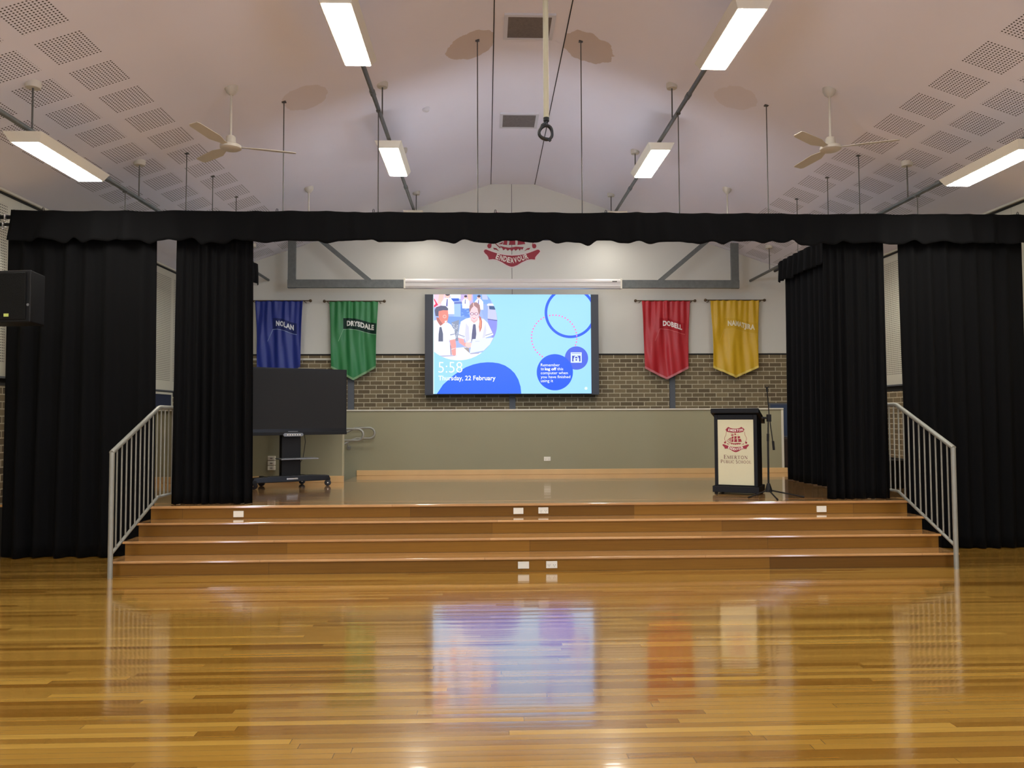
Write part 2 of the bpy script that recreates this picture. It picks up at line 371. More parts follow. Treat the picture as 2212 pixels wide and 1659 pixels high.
# low beige walls at the back of the stage, with timber skirting
b = MB(); b.box(-5.0, 5.25, 13.47, 13.57, 0, 1.715); o = struct('wall_partition', b, M['beige'])
build('capping', MB().box(-5.0, 5.25, 13.45, 13.59, 1.715, 1.74), M['cream'], o, bevel=.003)
build('end_strip', MB().box(5.21, 5.25, 13.462, 13.47, STG, 1.715), M['cream'], o)
b = MB(); b.box(XL, -2.24, 12.1, 12.2, 0, 1.715); o = struct('wall_screen', b, M['beige'])
build('capping', MB().box(XL, -2.23, 12.08, 12.22, 1.715, 1.74), M['cream'], o, bevel=.003)
build('corner_strip', MB().box(-2.252, -2.238, 12.095, 12.205, STG + .1, 1.715), M['strip'], o)
struct('baseboard_back', MB().box(-2.25, 5.3, 13.44, 13.47, STG, STG + .09), M['timber'], bevel=.004)
struct('baseboard_left', MB().box(XL, -2.22, 12.07, 12.1, STG, STG + .10), M['timber'], bevel=.004)

# ================================================================ LIGHTS
def light_fixture(loc, label, group=None):
    t = thing('pendant_light', label, 'light', loc, 0, group)
    L, w0, w1, h, fl = .60, .135, .178, .085, .05
    b = MB(); b.hexa([(-w0, -L, 0), (w0, -L, 0), (w0, L, 0), (-w0, L, 0), (-w1, -L - fl, h), (w1, -L - fl, h), (w1, L + fl, h), (-w1, L + fl, h)])
    build('housing', b, M['lampwhite'], t, local=True)
    build('diffuser', MB().box(-.122, .122, -L + .015, L - .015, -.006, .0015), M['diffuser'], t, local=True)
    for s in (-1, 1): build('bracket', MB().box(-.02, .02, s * .35 - .02, s * .35 + .02, h, h + .028), M['grey'], t, local=True)
    return t
IZ, OZ = 5.195, 4.185
ix = (-1.30, 2.36); ox = (-4.30, 5.32)
lamps = []
first = light_fixture((ix[0], 7.17, IZ), 'long white pendant light cut by the top edge, left of the ridge')
spots = [((ix[1], 7.17, IZ), 'long white pendant light cut by the top edge, right of the ridge', None),
         ((ix[0], 10.77, IZ), 'smaller-looking lit pendant light left of centre, above the black valance', None),
         ((ix[1], 10.77, IZ), 'smaller-looking lit pendant light right of centre, above the black valance', None),
         ((ox[0], 7.82, OZ), 'lit pendant light at far left under the perforated ceiling squares', None),
         ((ox[1], 7.82, OZ), 'lit pendant light at far right, cut by the right edge of the photo', None)]
for x in ix: spots.append(((x, 14.22, IZ), 'pendant light over the stage hidden behind the black valance', 'stage pendant lights'))
for x in ox: spots.append(((x, 11.42, OZ), 'pendant light over the stage hidden behind the black valance', 'stage pendant lights'))
for y in (3.57, -.03, -3.63, -7.0):
    for x in ix: spots.append(((x, y, IZ), 'pendant light over the hall floor outside the photo', 'hall pendant lights'))
    for x in ox: spots.append(((x, y + .65, OZ), 'pendant light over the hall floor outside the photo', 'hall pendant lights'))
for loc, lb, gp in spots:
    o = dup(first, loc, lb)
    if gp: o['group'] = gp
    if loc[1] == 14.22:                   # the last pair is dimmed to soften its hot spots on the back wall
        for c in [c for c in C.objects if c.parent == o and c.name.startswith('diffuser')]:
            c.data = c.data.copy(); c.data.materials[0] = M['diffuser_dim']
for k, x in enumerate((-.75, .5, 1.75)):   # added fill lamps, unseen behind the valance, that brighten the back wall
    t = thing('stage_floodlight', 'black flood lamp hidden behind the valance facing the back wall', 'light', (x, 9.42, 3.86), 0, 'flood lamps behind the valance')
    Tf = Matrix.Rotation(rad(-2), 4, 'X')
    build('housing', MB().box(-.42, .42, -.05, .03, -.07, .07, Tf), M['black'], t, local=True); build('lens', MB().box(-.40, .40, .03, .034, -.055, .055, Tf), M['flood'], t, local=True)
    build('clamp', MB().box(-.02, .02, -.36, -.04, .06, .09), M['black'], t, local=True)

# galvanised pipes the lights are fixed to, with their hangers
for x, z, lb in ((ix[0], IZ + .14, 'galvanised pipe carrying the inner left row of pendant lights'), (ix[1], IZ + .14, 'galvanised pipe carrying the inner right row of pendant lights'),
                 (ox[0], OZ + .14, 'galvanised pipe carrying the outer left row of pendant lights'), (ox[1], OZ + .14, 'galvanised pipe carrying the outer right row of pendant lights')):
    t = thing('conduit_pipe', lb, 'pipe', (x, 9, z)); b = MB()
    b.tube([(x, YN + .1, z), (x, YB - .03, z)], .026, 12); build('pipe', b, M['galv'], t, smooth=True)
    for y in (5.1, 8.75, 12.4): build('coupling', MB().tube([(x, y - .05, z), (x, y + .05, z)], .033, 12), M['galv'], t, smooth=True)
zc = lambda x: gx(x)
def hanger(x, y, zp, label, group=None):
    t = thing('pipe_hanger', label, 'hanger', (x, y, zc(x)), 0, group); z = zc(x)
    b = MB(); b.lathe([(.062, -.035), (.07, -.01), (.07, .03)], (x, y, z - .012), 16); build('ceiling_cup', b, M['fan'], t, smooth=True)
    build('rod', MB().tube([(x, y, z), (x, y, zp)], .009, 8), M['rod'], t)
    return t
for x, y, zp, lb in ((ix[0], 9.566, IZ + .15, 'rod with white ceiling cup above the inner left pipe, in front of its small light'),
                     (ix[0], 14.24, IZ + .15, 'farthest rod with ceiling cup on the inner left pipe, just above the valance'),
                     (ix[0], 11.94, IZ + .15, 'rod with ceiling cup mostly hidden behind the small inner left light'),
                     (ix[1], 9.517, IZ + .15, 'rod with white ceiling cup above the inner right pipe, in front of its small light'),
                     (ix[1], 11.94, IZ + .15, 'rod with ceiling cup beside the top of the small inner right light'),
                     (ix[1], 14.3, IZ + .15, 'farthest rod with ceiling cup on the inner right pipe, just above the valance'),
                     (ox[0], 7.33, OZ + .15, 'thick rod with ceiling cup above the lit light at far left'),
                     (ox[0], 9.576, OZ + .15, 'rod with ceiling cup between the far left light and the left fan'),
                     (ox[1], 9.43, OZ + .15, 'rod with ceiling cup between the far right light and the right fan'),
                     (ox[1], 14.18, OZ + .15, 'rod seen under the valance, holding the outer right pipe near the back wall'),
                     (ox[0], 14.18, OZ + .15, 'rod seen under the valance, holding the outer left pipe near the back wall')):
    hanger(x, y, zp, lb)

# thin rods that carry the curtain track
TRZ = 3.97
def rod(x, y, z0, lb):
    z1 = z0 if z0 else zc(x)
    t = thing('suspension_rod', lb, 'rod', (x, y, z1)); build('rod', MB().tube([(x, y, TRZ), (x, y, z1 + .01)], .0065, 8), M['rod'], t)
    build('plate', MB().box(x - .025, x + .025, y - .02, y + .02, z1 - .012, z1 + .004), M['rod'], t)
for x, y, z0, lb in ((-2.435, 9.22, 0, 'thin rod from the ceiling to the valance right of the left fan'), (-.10, 9.22, 0, 'thin rod running down from the left brown ceiling stain to the valance'),
                     (1.168, 9.22, 0, 'thin rod running down from the right brown ceiling stain to the valance'), (3.457, 9.22, 0, 'thin rod from the ceiling to the valance left of the right fan'),
                     (ix[0], 9.22, IZ + .12, 'thin rod from the inner left pipe down to the valance'), (ix[1], 9.22, IZ + .12, 'thin rod from the inner right pipe down to the valance'),
                     (ox[0], 9.22, OZ + .12, 'short rod from the outer left pipe down to the valance'), (ox[1], 9.22, OZ + .12, 'short rod from the outer right pipe down to the valance'),
                     (-3.79, 9.75, 0, 'tallest of three rods in a row left of the left fan, above the valance'), (-3.79, 10.68, 0, 'middle of three rods in a row below the left fan'),
                     (-3.79, 11.68, 0, 'shortest of three rods in a row below the left fan'), (4.82, 9.67, 0, 'tallest of three rods in a row right of the right fan, above the valance'),
                     (4.82, 10.58, 0, 'middle of three rods in a row below the right fan'), (4.82, 11.65, 0, 'shortest of three rods in a row below the right fan')):
    rod(x, y, z0, lb)

# ================================================================ FANS
def fan(loc, label, rot):
    t = thing('ceiling_fan', label, 'ceiling fan', loc, 0)
    build('canopy', MB().lathe([(.02, -.085), (.05, -.06), (.072, -.02), (.072, .03)], seg=24), M['fan'], t, True, local=True)
    build('downrod', MB().tube([(0, 0, -.05), (0, 0, -.56)], .013, 12), M['fan'], t, True, local=True)
    mt = build('motor', MB().lathe([(.09, -.70), (.115, -.685), (.115, -.655), (.09, -.64), (.055, -.63), (.052, -.56), (.04, -.545), (.015, -.54)], seg=28), M['fan'], t, True, local=True)
    for k in range(3):
        a = rot + k * 2 * PI / 3; Tm = Matrix.Rotation(a, 4, 'Z') @ Matrix.Translation((0, 0, -.665)) @ Matrix.Rotation(rad(11), 4, 'X')
        pts = [(.09, -.03), (.16, -.035), (.30, -.075), (.66, -.062), (.70, -.045), (.70, .045), (.66, .055), (.30, .06), (.16, .03), (.09, .03)]
        n = len(pts); vs = [Tm @ Vector((x, y, zz)) for zz in (-.003, .003) for x, y in pts]
        bb = MB(); bb.add(vs, [tuple(range(n))[::-1], tuple(range(n, 2 * n))] + [(i, (i + 1) % n, (i + 1) % n + n, i + n) for i in range(n)])
        build('blade', bb, M['fan'], t, local=True)
    return t
fan((-2.835, 8.53, zc(-2.835)), 'white three-blade ceiling fan on the left slope of the ceiling', rad(17))
fan((3.885, 8.43, zc(3.885)), 'white three-blade ceiling fan on the right slope of the ceiling', rad(-22))
fan((-2.835, 12.28, zc(-2.835)), 'ceiling fan over the stage, only its left cup and rod above the valance', rad(40))
fan((3.9, 12.18, zc(3.9)), 'ceiling fan over the stage, only its right cup and rod above the valance', rad(10))

# ================================================================ VENTS, DETECTOR, POLE
for y0, lb in ((8.70, 'nearer square ceiling vent with dark louvres in a white frame'), (11.61, 'farther square ceiling vent with grey louvres beyond the hanging pole')):
    t = thing('ceiling_vent', lb, 'vent', (.52, y0 + .3, ZR)); b = MB(); x0, x1, y1, f = .22, .82, y0 + .59, .045
    b.box(x0, x1, y0, y0 + f, ZR - .025, ZR + .002); b.box(x0, x1, y1 - f, y1, ZR - .025, ZR + .002)
    b.box(x0, x0 + f, y0 + f, y1 - f, ZR - .025, ZR + .002); b.box(x1 - f, x1, y0 + f, y1 - f, ZR - .025, ZR + .002)
    build('frame', b, M['ventframe'], t)
    b = MB()
    for k in range(16):
        yy = y0 + f + .015 + k * .0312
        b.hexa([(x0 + f, yy, ZR - .014), (x1 - f, yy, ZR - .014), (x1 - f, yy + .026, ZR - .020), (x0 + f, yy + .026, ZR - .020),
                (x0 + f, yy, ZR - .010), (x1 - f, yy, ZR - .010), (x1 - f, yy + .026, ZR - .016), (x0 + f, yy + .026, ZR - .016)])
    build('louvres', b, M['louvre'], t)
    build('backing', MB().box(x0 + f, x1 - f, y0 + f, y1 - f, ZR - .003, ZR + .001), M['dark'], t)
t = thing('smoke_detector', 'tiny white detector on the ceiling left of the hanging pole', 'detector', (-.843, 10.7, zc(-.843)))
build('housing', MB().lathe([(.035, -.045), (.05, -.03), (.05, .02)], (-.843, 10.7, zc(-.843)), 16), M['ventframe'], t, True)
t = thing('hanging_pole', 'cream pole hanging from the ridge near the camera', 'pole', (.44, 5.5, ZR))
build('pole', MB().tube([(.44, 5.5, ZR), (.44, 5.5, 3.765)], .020, 16), M['pole'], t, True)
build('end_cap', MB().tube([(.44, 5.5, 3.775), (.44, 5.5, 3.75)], .022, 16), M['black'], t, True)
b = MB()
pts = [(.44, 5.5, 3.77), (.437, 5.5, 3.74), (.41, 5.495, 3.72)]
for i in range(90):
    a = rad(150) + i / 90 * 2 * PI * 3.4; r = .048 + .003 * math.sin(i * .7)
    pts.append((.437 + r * math.cos(a), 5.5 + .012 * math.sin(i * .21), 3.665 + r * math.sin(a)))
pts += [(.455, 5.49, 3.615), (.47, 5.49, 3.600)]
b.tube(pts, .0105, 8)
o = build('cable_coil', b, M['cable'], smooth=True, origin=(.437, 5.5, 3.6)); tag(o, 'coil of black cable dangling from the bottom of the cream pole', 'cable')

# ================================================================ CURTAINS
def drape(b, p0, p1, z0, z1, nf, amp, seed, hem=.0, top=.0, flare=.02, nv=26, per=12, gather=0, z0f=None, botn=None):
    rnd = random.Random(seed); p0 = Vector((*p0, 0)); p1 = Vector((*p1, 0)); d = p1 - p0; L = d.length; d.normalize(); n = Vector((-d.y, d.x, 0))
    nu = int(nf * per); ph = [0]; am = []
    ws = [rnd.uniform(.55, 1.5) for _ in range(nf + 2)]
    for i in range(nu):
        f = i / nu * nf; k = int(f); w = ws[k] * (1 - (f - k)) + ws[k + 1] * (f - k); ph.append(ph[-1] + w * 2 * PI * nf / nu)
    ams = [rnd.uniform(.45, 1.25) for _ in range(nf + 3)]; hs = [rnd.uniform(-1, 1) * (1 if rnd.random() < .45 else .35) for _ in range(4 * nf + 4)]; ts = [rnd.uniform(-1, 1) for _ in range(nf + 3)]
    sl = [rnd.uniform(-1, 1) for _ in range(nf + 3)]
    vs = []
    for j in range(nv + 1):
        t = j / nv
        for i in range(nu + 1):
            u = i / nu; f = u * nf; k = int(f); fr = f - k; fr = fr * fr * (3 - 2 * fr)
            A = ams[k] * (1 - fr) + ams[k + 1] * fr; S_ = sl[k] * (1 - fr) + sl[k + 1] * fr
            f2 = u * nf * 3.3; k2 = int(f2); g2 = f2 - k2; g2 = g2 * g2 * (3 - 2 * g2); hz = (hs[k2] * (1 - g2) + hs[k2 + 1] * g2) * hem
            tz = (ts[k] * (1 - fr) + ts[k + 1] * fr) * top
            P = ph[i] + S_ * 1.2 * t
            off = amp * A * (gather + (1 - gather) * min(1, .35 + t * .9)) * (math.sin(P) + .35 * math.sin(2 * P + 1.3))
            lat = (u - .5) * 2 * flare * t + .012 * math.sin(P * 1.0 + 1) * t
            zt = z1 + tz; zb = z0 + hz
            c = p0 + d * (u * L + lat) + n * off
            vs.append((c.x, c.y, zt + (zb - zt) * t))
    fs = [(j * (nu + 1) + i, j * (nu + 1) + i + 1, (j + 1) * (nu + 1) + i + 1, (j + 1) * (nu + 1) + i) for j in range(nv) for i in range(nu)]
    b.add(vs, fs)
def curtain(name, label, p0, p1, z0, z1, nf, amp, seed, cat='curtain', group=None, **k):
    b = MB(); drape(b, p0, p1, z0, z1, nf, amp, seed, **k)
    o = build(name, b, M['curtain'], smooth=False, origin=((p0[0] + p1[0]) / 2, (p0[1] + p1[1]) / 2, z0), solid=.004)
    for p in o.data.polygons: p.use_smooth = True
    return tag(o, label, cat)
YC = 9.15
curtain('stage_curtain', 'wide black curtain hanging to the hall floor at far left beside the handrail', (-5.60, YC - .02), (-3.885, YC - .02), .012, 3.78, 7, .055, 3, hem=.014, flare=.025)
curtain('stage_curtain', 'wide black curtain hanging to the hall floor at far right beside the handrail', (5.01, YC - .02), (6.55, YC - .02), .012, 3.78, 6, .05, 5, hem=.012, flare=.0)
curtain('stage_curtain', 'narrow black curtain leg on the stage edge left, beside the display trolley', (-3.66, YC), (-2.765, YC), STG + .006, 3.78, 8, .040, 11, hem=.004, flare=.035)
curtain('stage_curtain', 'narrow black curtain leg on the stage edge right, beside the microphone stand', (4.09, YC), (4.84, YC), STG + .006, 3.78, 7, .040, 12, hem=.004, flare=.02)
curtain('stage_curtain', 'black side curtain running back along the right wing of the stage', (4.74, 9.55), (4.72, 11.95), STG + .01, 3.88, 14, .045, 21, hem=.006, flare=.02)
curtain('stage_curtain', 'black side curtain running back along the left wing, mostly behind the front leg', (-3.80, 9.55), (-3.78, 11.95), STG + .01, 3.88, 14, .04, 22, hem=.006, flare=.02)
curtain('valance', 'long black valance across the whole stage opening', (-5.50, 9.0), (6.58, 9.0), 3.665, 4.018, 30, .030, 31, cat='valance', hem=.040, top=.008, gather=.1, nv=10, per=14)
curtain('valance', 'short black valance on the right wing running back from the opening', (4.66, 9.4), (4.62, 11.98), 3.71, 4.03, 12, .03, 33, cat='valance', hem=.03, top=.008, gather=.1, nv=10)
curtain('valance', 'short black valance on the left wing, its tip poking past the left leg', (-3.64, 12.30), (-3.70, 9.4), 3.74, 4.05, 12, .03, 35, cat='valance', hem=.03, top=.008, gather=.1, nv=10)
t = thing('curtain_track', 'black curtain track pipes with chrome clamps at the left end of the valance', 'curtain track', (.5, 9.1, 3.9))
build('front_pipe', MB().tube([(XL, 9.09, 3.96), (XR, 9.09, 3.96)], .024, 12), M['black'], t, True)
build('rear_pipe', MB().tube([(-5.72, 9.08, 3.87), (6.7, 9.08, 3.87)], .020, 12), M['black'], t, True)
for x in (-3.69, -3.79, 4.70, 4.82): build('side_pipe', MB().tube([(x, 9.12, 3.96), (x, 12.3, 3.96)], .022, 12), M['black'], t, True)
for x, z in ((-5.60, 3.96), (-5.62, 3.87)):
    b = MB(); b.tube([(x - .012, 9.085, z), (x + .012, 9.085, z)], .032, 14); b.tube([(x, 9.05, z + .03), (x, 9.05, z - .05)], .007, 8); b.sphere((x, 9.05, z - .055), .012)
    build('clamp', b, M['chrome'], t, True)
for x in (-5.17, -2.47, -1.34, .1, 1.42, 6.45):
    pts = [(x, 9.06, 3.99), (x, 9.05, 4.05), (x + .008, 9.05, 4.065), (x + .018, 9.05, 4.06), (x + .02, 9.05, 4.03)]
    build('hook', MB().tube(pts, .004, 6), M['black'], t)

# ================================================================ STEEL FRAME + PROJECTOR SCREEN ON THE BACK WALL
YF = 14.6
t = thing('steel_frame', 'galvanised steel frame with diagonal braces above the lit screen', 'frame', (.56, YF, 4.14))
b = MB()
for s, x in ((1, -3.76), (-1, 4.88)):
    build('post', MB().box(min(x, x + s * .15), max(x, x + s * .15), YF, YF + .05, 4.06, zc(x)), M['galv'], t, bevel=.004)
    xo, xi = (-1.54, 2.57)[s < 0], 0
    build('beam', MB().box(min(x, xo), max(x, xo), YF - .02, YF + .06, 4.065, 4.22), M['galv'], t, bevel=.004)
    a = Vector((x + s * 1.545, 0, 4.20)); c = Vector((x + s * .45, 0, 5.12)); dd = (c - a).normalized(); nn = Vector((-dd.z, 0, dd.x)) * .042
    build('brace', MB().prism([tuple((a + nn).xz), tuple((a - nn).xz), tuple((c - nn).xz), tuple((c + nn).xz)], YF, YF + .04), M['galv'], t, bevel=.003)
t = thing('projector_screen', 'long white roll-up projector screen case between the steel beams', 'projector screen', (.515, YF - .04, 4.05))
prof = [(-.06, 4.05), (.05, 4.045), (.06, 4.06), (.06, 4.21), (.05, 4.225), (-.05, 4.225), (-.075, 4.19), (-.075, 4.16), (-.06, 4.15), (-.06, 4.10), (-.075, 4.09)]
b = MB(); n = len(prof); x0, x1 = -1.53, 2.56
vs = [(x, YF - .03 + p[0], p[1]) for x in (x0, x1) for p in prof]
b.add(vs, [tuple(range(n)), tuple(range(2 * n - 1, n - 1, -1))] + [(i, i + n, (i + 1) % n + n, (i + 1) % n) for i in range(n)])
build('case', b, mat('screen_case', (214, 210, 206), .35), t)
for x in (x0 - .015, x1 + .015): build('end_cap', MB().box(x - .015, x + .015, YF - .11, YF + .035, 4.04, 4.235), M['plate'], t, bevel=.004)
build('badge', MB().box(2.40, 2.49, YF - .1065, YF - .1, 4.165, 4.185), M['slot'], t)

# ================================================================ CREST
def crest_parts(parent, cx, cz, s, y, dep, local=True, halo=True):
    """shield crest drawn in its own units: 500 units wide, centre (562,615); s = metres per unit"""
    P = lambda pts: [(cx + (x - 562) * s, cz - (z - 615) * s) for x, z in pts]
    top = [(375, 425), (398, 398), (430, 370), (470, 392), (515, 403), (562, 406), (610, 402), (645, 390), (675, 368), (708, 392), (735, 415), (722, 440), (712, 462), (660, 475), (610, 482), (562, 483), (510, 481), (450, 474), (395, 462), (388, 444)]
    bot = [(312, 722), (320, 708), (335, 706), (380, 724), (440, 744), (500, 757), (562, 761), (625, 757), (690, 744), (745, 724), (790, 706), (806, 708), (814, 722), (802, 738), (785, 755), (770, 775), (768, 795), (735, 792), (700, 796), (650, 820), (610, 845), (580, 857), (562, 860), (545, 857), (515, 845), (475, 820), (425, 796), (392, 792), (356, 796), (352, 775), (340, 755), (322, 740)]
    b = MB(); b.prism(P(top), y - dep, y); b.prism(P(bot), y - dep, y)
    for q in ([(480, 518), (528, 514), (524, 538), (482, 540)], [(545, 500), (562, 492), (582, 524), (540, 526)], [(598, 528), (612, 518), (624, 530)],
              [(494, 556), (528, 553), (522, 598), (482, 602), (490, 578)], [(540, 550), (586, 550), (582, 600), (536, 598), (543, 575)], [(598, 552), (646, 548), (652, 585), (600, 598), (605, 574)],
              [(486, 610), (524, 606), (520, 664), (482, 660), (492, 635)], [(538, 606), (592, 606), (594, 662), (534, 664), (542, 635)], [(606, 606), (660, 600), (682, 655), (612, 664), (616, 635)],
              [(390, 638), (478, 572), (474, 598)], [(420, 640), (478, 608), (482, 628)], [(440, 658), (486, 636), (476, 656)], [(460, 490), (530, 494), (500, 500)],
              [(452, 672), (500, 684), (540, 690), (600, 680), (668, 684), (655, 708), (645, 696), (632, 716), (620, 698), (595, 716), (580, 700), (562, 720), (545, 702), (525, 716), (508, 698), (486, 712), (478, 694)],
              [(395, 690), (425, 695), (446, 718), (420, 706), (404, 706)], [(726, 690), (700, 695), (672, 718), (700, 706), (716, 706)]):
        b.prism(P(q), y - dep, y)
    for mx in (1, -1):
        for (x, z) in ((362, 674),):
            c = [(x + 19 * math.cos(a / 12 * 2 * PI), z + 21 * math.sin(a / 12 * 2 * PI)) for a in range(12)]
            b.prism(P([(562 + (px - 562) * mx, pz) for px, pz in c]), y - dep, y)
        ln = [(392, 462), (388, 500), (380, 530), (364, 560), (354, 590), (358, 622), (374, 648), (380, 668)]
        for a, c in zip(ln, ln[1:]):
            q = [(a[0] - 3, a[1]), (a[0] + 3, a[1]), (c[0] + 3, c[1]), (c[0] - 3, c[1])]; b.prism(P([(562 + (px - 562) * mx, pz) for px, pz in q]), y - dep, y)
    q = [(394, 636), (400, 634), (462, 688), (456, 694)]; b.prism(P(q), y - dep, y)
    build('emblem', b, M['red'], parent, local=local)
    if halo:
        h = MB()
        for poly in (top, bot):
            mx_, mz = sum(p[0] for p in poly) / len(poly), sum(p[1] for p in poly) / len(poly); q = []
            n = len(poly)
            for i in range(n):
                a, c = Vector(poly[i - 1]), Vector(poly[(i + 1) % n]); d = (c - a).normalized(); q.append((poly[i][0] + d.y * 9, poly[i][1] - d.x * 9))
            h.prism(P(q), y - dep * .5, y)
        build('halo', h, M['halo'], parent, local=local)
    L = MB()
    for word, zf, hgt, x0, x1 in (('EMERTON', lambda x: 462 - ((x - 562) / 150) ** 2 * 22, 44, 418, 712), ('ENDEAVOUR', lambda x: 826 - (abs(x - 562) / 160) ** 1.4 * 46, 46, 412, 716)):
        n = len(word); cw = (x1 - x0) / n
        for i, ch in enumerate(word):
            vs, fs = text_polys(ch, .03, None, hgt); wv = max(v[0] for v in vs); xc = x0 + (i + .5) * cw
            sl_ = (zf(xc + 5) - zf(xc - 5)) / 10; k = min(1, cw * .84 / wv); an = -math.atan(sl_)
            f3 = lambda u, v: (cx + (xc + (u - wv / 2) * k * math.cos(an) - v * math.sin(an) * 1 - 562) * s, y - dep - abs(dep) * .15 - .0004, cz - (zf(xc) - v * math.cos(an) - (u - wv / 2) * k * math.sin(an) - 615) * s)
            L.add([f3(u, v) for u, v in vs], fs)
    build('lettering', L, M['lettering'], parent, local=local)
t = thing('wall_crest', 'large dark red school crest on the back wall, mostly behind the valance', 'crest', (.513, YB - .02, 4.6))
s_ = 1.126 / 502
crest_parts(t, .513, 4.60 + (860 - 615) * s_, s_, YB - .021, .012, local=False)

# ================================================================ BANNERS
def banner(label, xa, xb, ztop, zside, ztip, col, word, rodx, wx, wcol, flagcol, linecol, trim, seed, split=False):
    m = fabric(label.split()[0] + '_satin', col, .42, 0, .45); y0 = 15.13; cx = (xa + xb) / 2
    t = thing('house_banner', label, 'banner', (cx, y0, ztop)); rnd = random.Random(seed); hw = (xb - xa) / 2
    k1, k2, k3 = rnd.uniform(0, 6), rnd.uniform(0, 6), rnd.uniform(0, 6); c1 = cx + rnd.uniform(-.12, .12)
    def fold(x, z):
        tt = (ztop - z) / (ztop - ztip)
        u = (x - cx) / hw
        f = .010 * math.sin(u * 26 + k1 + tt * 2) * max(0, 1 - tt * 1.6)
        f += .022 * math.sin(u * (9 - 4 * tt) + k2 + tt * 3) * min(1, .3 + tt * 2)
        f += .012 * math.sin(u * 17 + k3 - tt * 5) * (.4 + .6 * tt)
        f += .03 * math.exp(-((x - c1 - tt * .05) / .05) ** 2) * (1 - tt * .6)
        return y0 - .03 - f
    def edge(u, z):
        tt = (ztop - z) / (ztop - ztip); pin = .035 * math.sin(min(1, tt * 1.3) * PI * .5) * 1.2
        return cx + u * (hw - pin)
    nu, nv = 84, 70; vs = []
    for j in range(nv + 1):
        for i in range(nu + 1):
            u = -1 + 2 * i / nu; zb = ztip + (zside - ztip) * abs(u); z = ztop + (zb - ztop) * j / nv; x = edge(u, z); vs.append((x, fold(x, z), z))
    b = MB(); fs = [(j * (nu + 1) + i, j * (nu + 1) + i + 1, (j + 1) * (nu + 1) + i + 1, (j + 1) * (nu + 1) + i) for j in range(nv) for i in range(nu)]
    b.add(vs, fs); o = build('cloth', b, m, t, solid=.003)
    for p in o.data.polygons: p.use_smooth = True
    # trim on the lower edge
    b = MB(); vs = []
    for i in range(nu + 1):
        u = -1 + 2 * i / nu; zb = ztip + (zside - ztip) * abs(u); x = edge(u, zb)
        for dz in (.045, 0): vs.append((x, fold(x, zb) - .006, zb + dz))
    b.add(vs, [(2 * i, 2 * i + 2, 2 * i + 3, 2 * i + 1) for i in range(nu)]); build('hem_trim', b, mat('trim', trim, .6), t, solid=.002)
    # flag printed behind the name, with a light edge below it
    fx0, fx1 = wx[0] - .07, min(wx[1] + .06, edge(1, 3.4) - .01); z0 = 3.50; b = MB()
    wav = lambda q: .02 * math.sin(q * PI * 1.6) - .085 * q
    n = 24; vs = []
    for i in range(n + 1):
        q = i / n; x = fx0 + (fx1 - fx0) * q
        for dz in (.05, -.17): vs.append((x, fold(x, z0 + wav(q) + dz) - .008, z0 + wav(q) + dz))
    b.add(vs, [(2 * i, 2 * i + 2, 2 * i + 3, 2 * i + 1) for i in range(n)]); build('flag_print', b, fabric('flag', flagcol, .5, 0), t)
    b = MB(); vs = []
    for i in range(n + 1):
        q = i / n; x = fx0 + (fx1 - fx0) * q
        for dz in (-.163, -.172): vs.append((x, fold(x, z0 + wav(q) + dz) - .011, z0 + wav(q) + dz))
    b.add(vs, [(2 * i, 2 * i + 2, 2 * i + 3, 2 * i + 1) for i in range(n)])
    for i in range(8):
        z = z0 - .165 - .03 * i; x = fx0 - .006 * i * 2
        b.add([(x, fold(x, z) - .011, z), (x + .008, fold(x, z) - .011, z), (x - .004, fold(x, z - .03) - .011, z - .03), (x - .012, fold(x, z - .03) - .011, z - .03)], [(0, 1, 3, 2)[::1]] if 0 else [(0, 1, 2, 3)])
    build('flag_edge', b, mat('edge', linecol, .6), t)
    b = MB(); tv, tf = text_polys(word, .05, wx[1] - wx[0], .098, 1.08)
    W_ = wx[1] - wx[0]; f3 = lambda u, v: (wx[0] + u, fold(wx[0] + u, z0 - .1 + v) - .016, z0 - .10 + v + wav(u / W_) * .8)
    b.add([f3(u, v) for u, v in tv], tf); build('lettering', b, mat('name_print', wcol, .6), t)
    # rod with ball ends, held by two wall brackets
    zr = ztop + .005; r_ = build('rod', MB().tube([(rodx[0], y0 - .03, zr), (rodx[1], y0 - .03, zr)], .011, 10), M['bronze'], t, True)
    for x in rodx: build('finial', MB().sphere((x, y0 - .03, zr), .03), M['bronze'], r_, True)
    for x in (xa - .03, xb + .03): build('bracket', MB().tube([(x, YB - .026, zr - .02), (x, y0 - .03, zr - .02), (x, y0 - .03, zr + .01)], .008, 8), M['bronze'], t, True)
banner('blue satin banner lettered NOLAN behind the display trolley', -4.51, -3.585, 3.888, 2.60, 2.36, (18, 42, 132), 'NOLAN', (-4.68, -3.44), (-4.10, -3.76), (214, 218, 226), (28, 40, 100), (150, 170, 210), (30, 46, 118), 1)
banner('green satin banner lettered DRYSDALE between display trolley and lit screen', -3.075, -2.12, 3.88, 2.575, 2.33, (44, 126, 70), 'DRYSDALE', (-3.17, -2.0), (-2.73, -2.20), (230, 232, 224), (16, 48, 38), (150, 200, 160), (120, 158, 112), 2)
banner('red satin banner lettered DOBELL nearest right of the lit screen', 3.085, 4.05, 3.893, 2.55, 2.33, (178, 26, 38), 'DOBELL', (2.96, 4.15), (3.50, 3.88), (238, 226, 220), (168, 30, 40), (214, 110, 110), (196, 112, 116), 3)
banner('gold satin banner lettered NAMATJIRA beside the right side curtain', 4.46, 5.44, 3.905, 2.56, 2.36, (206, 164, 22), 'NAMATJIRA', (4.36, 5.55), (4.80, 5.33), (226, 214, 178), (200, 160, 36), (206, 170, 60), (222, 196, 96), 4)

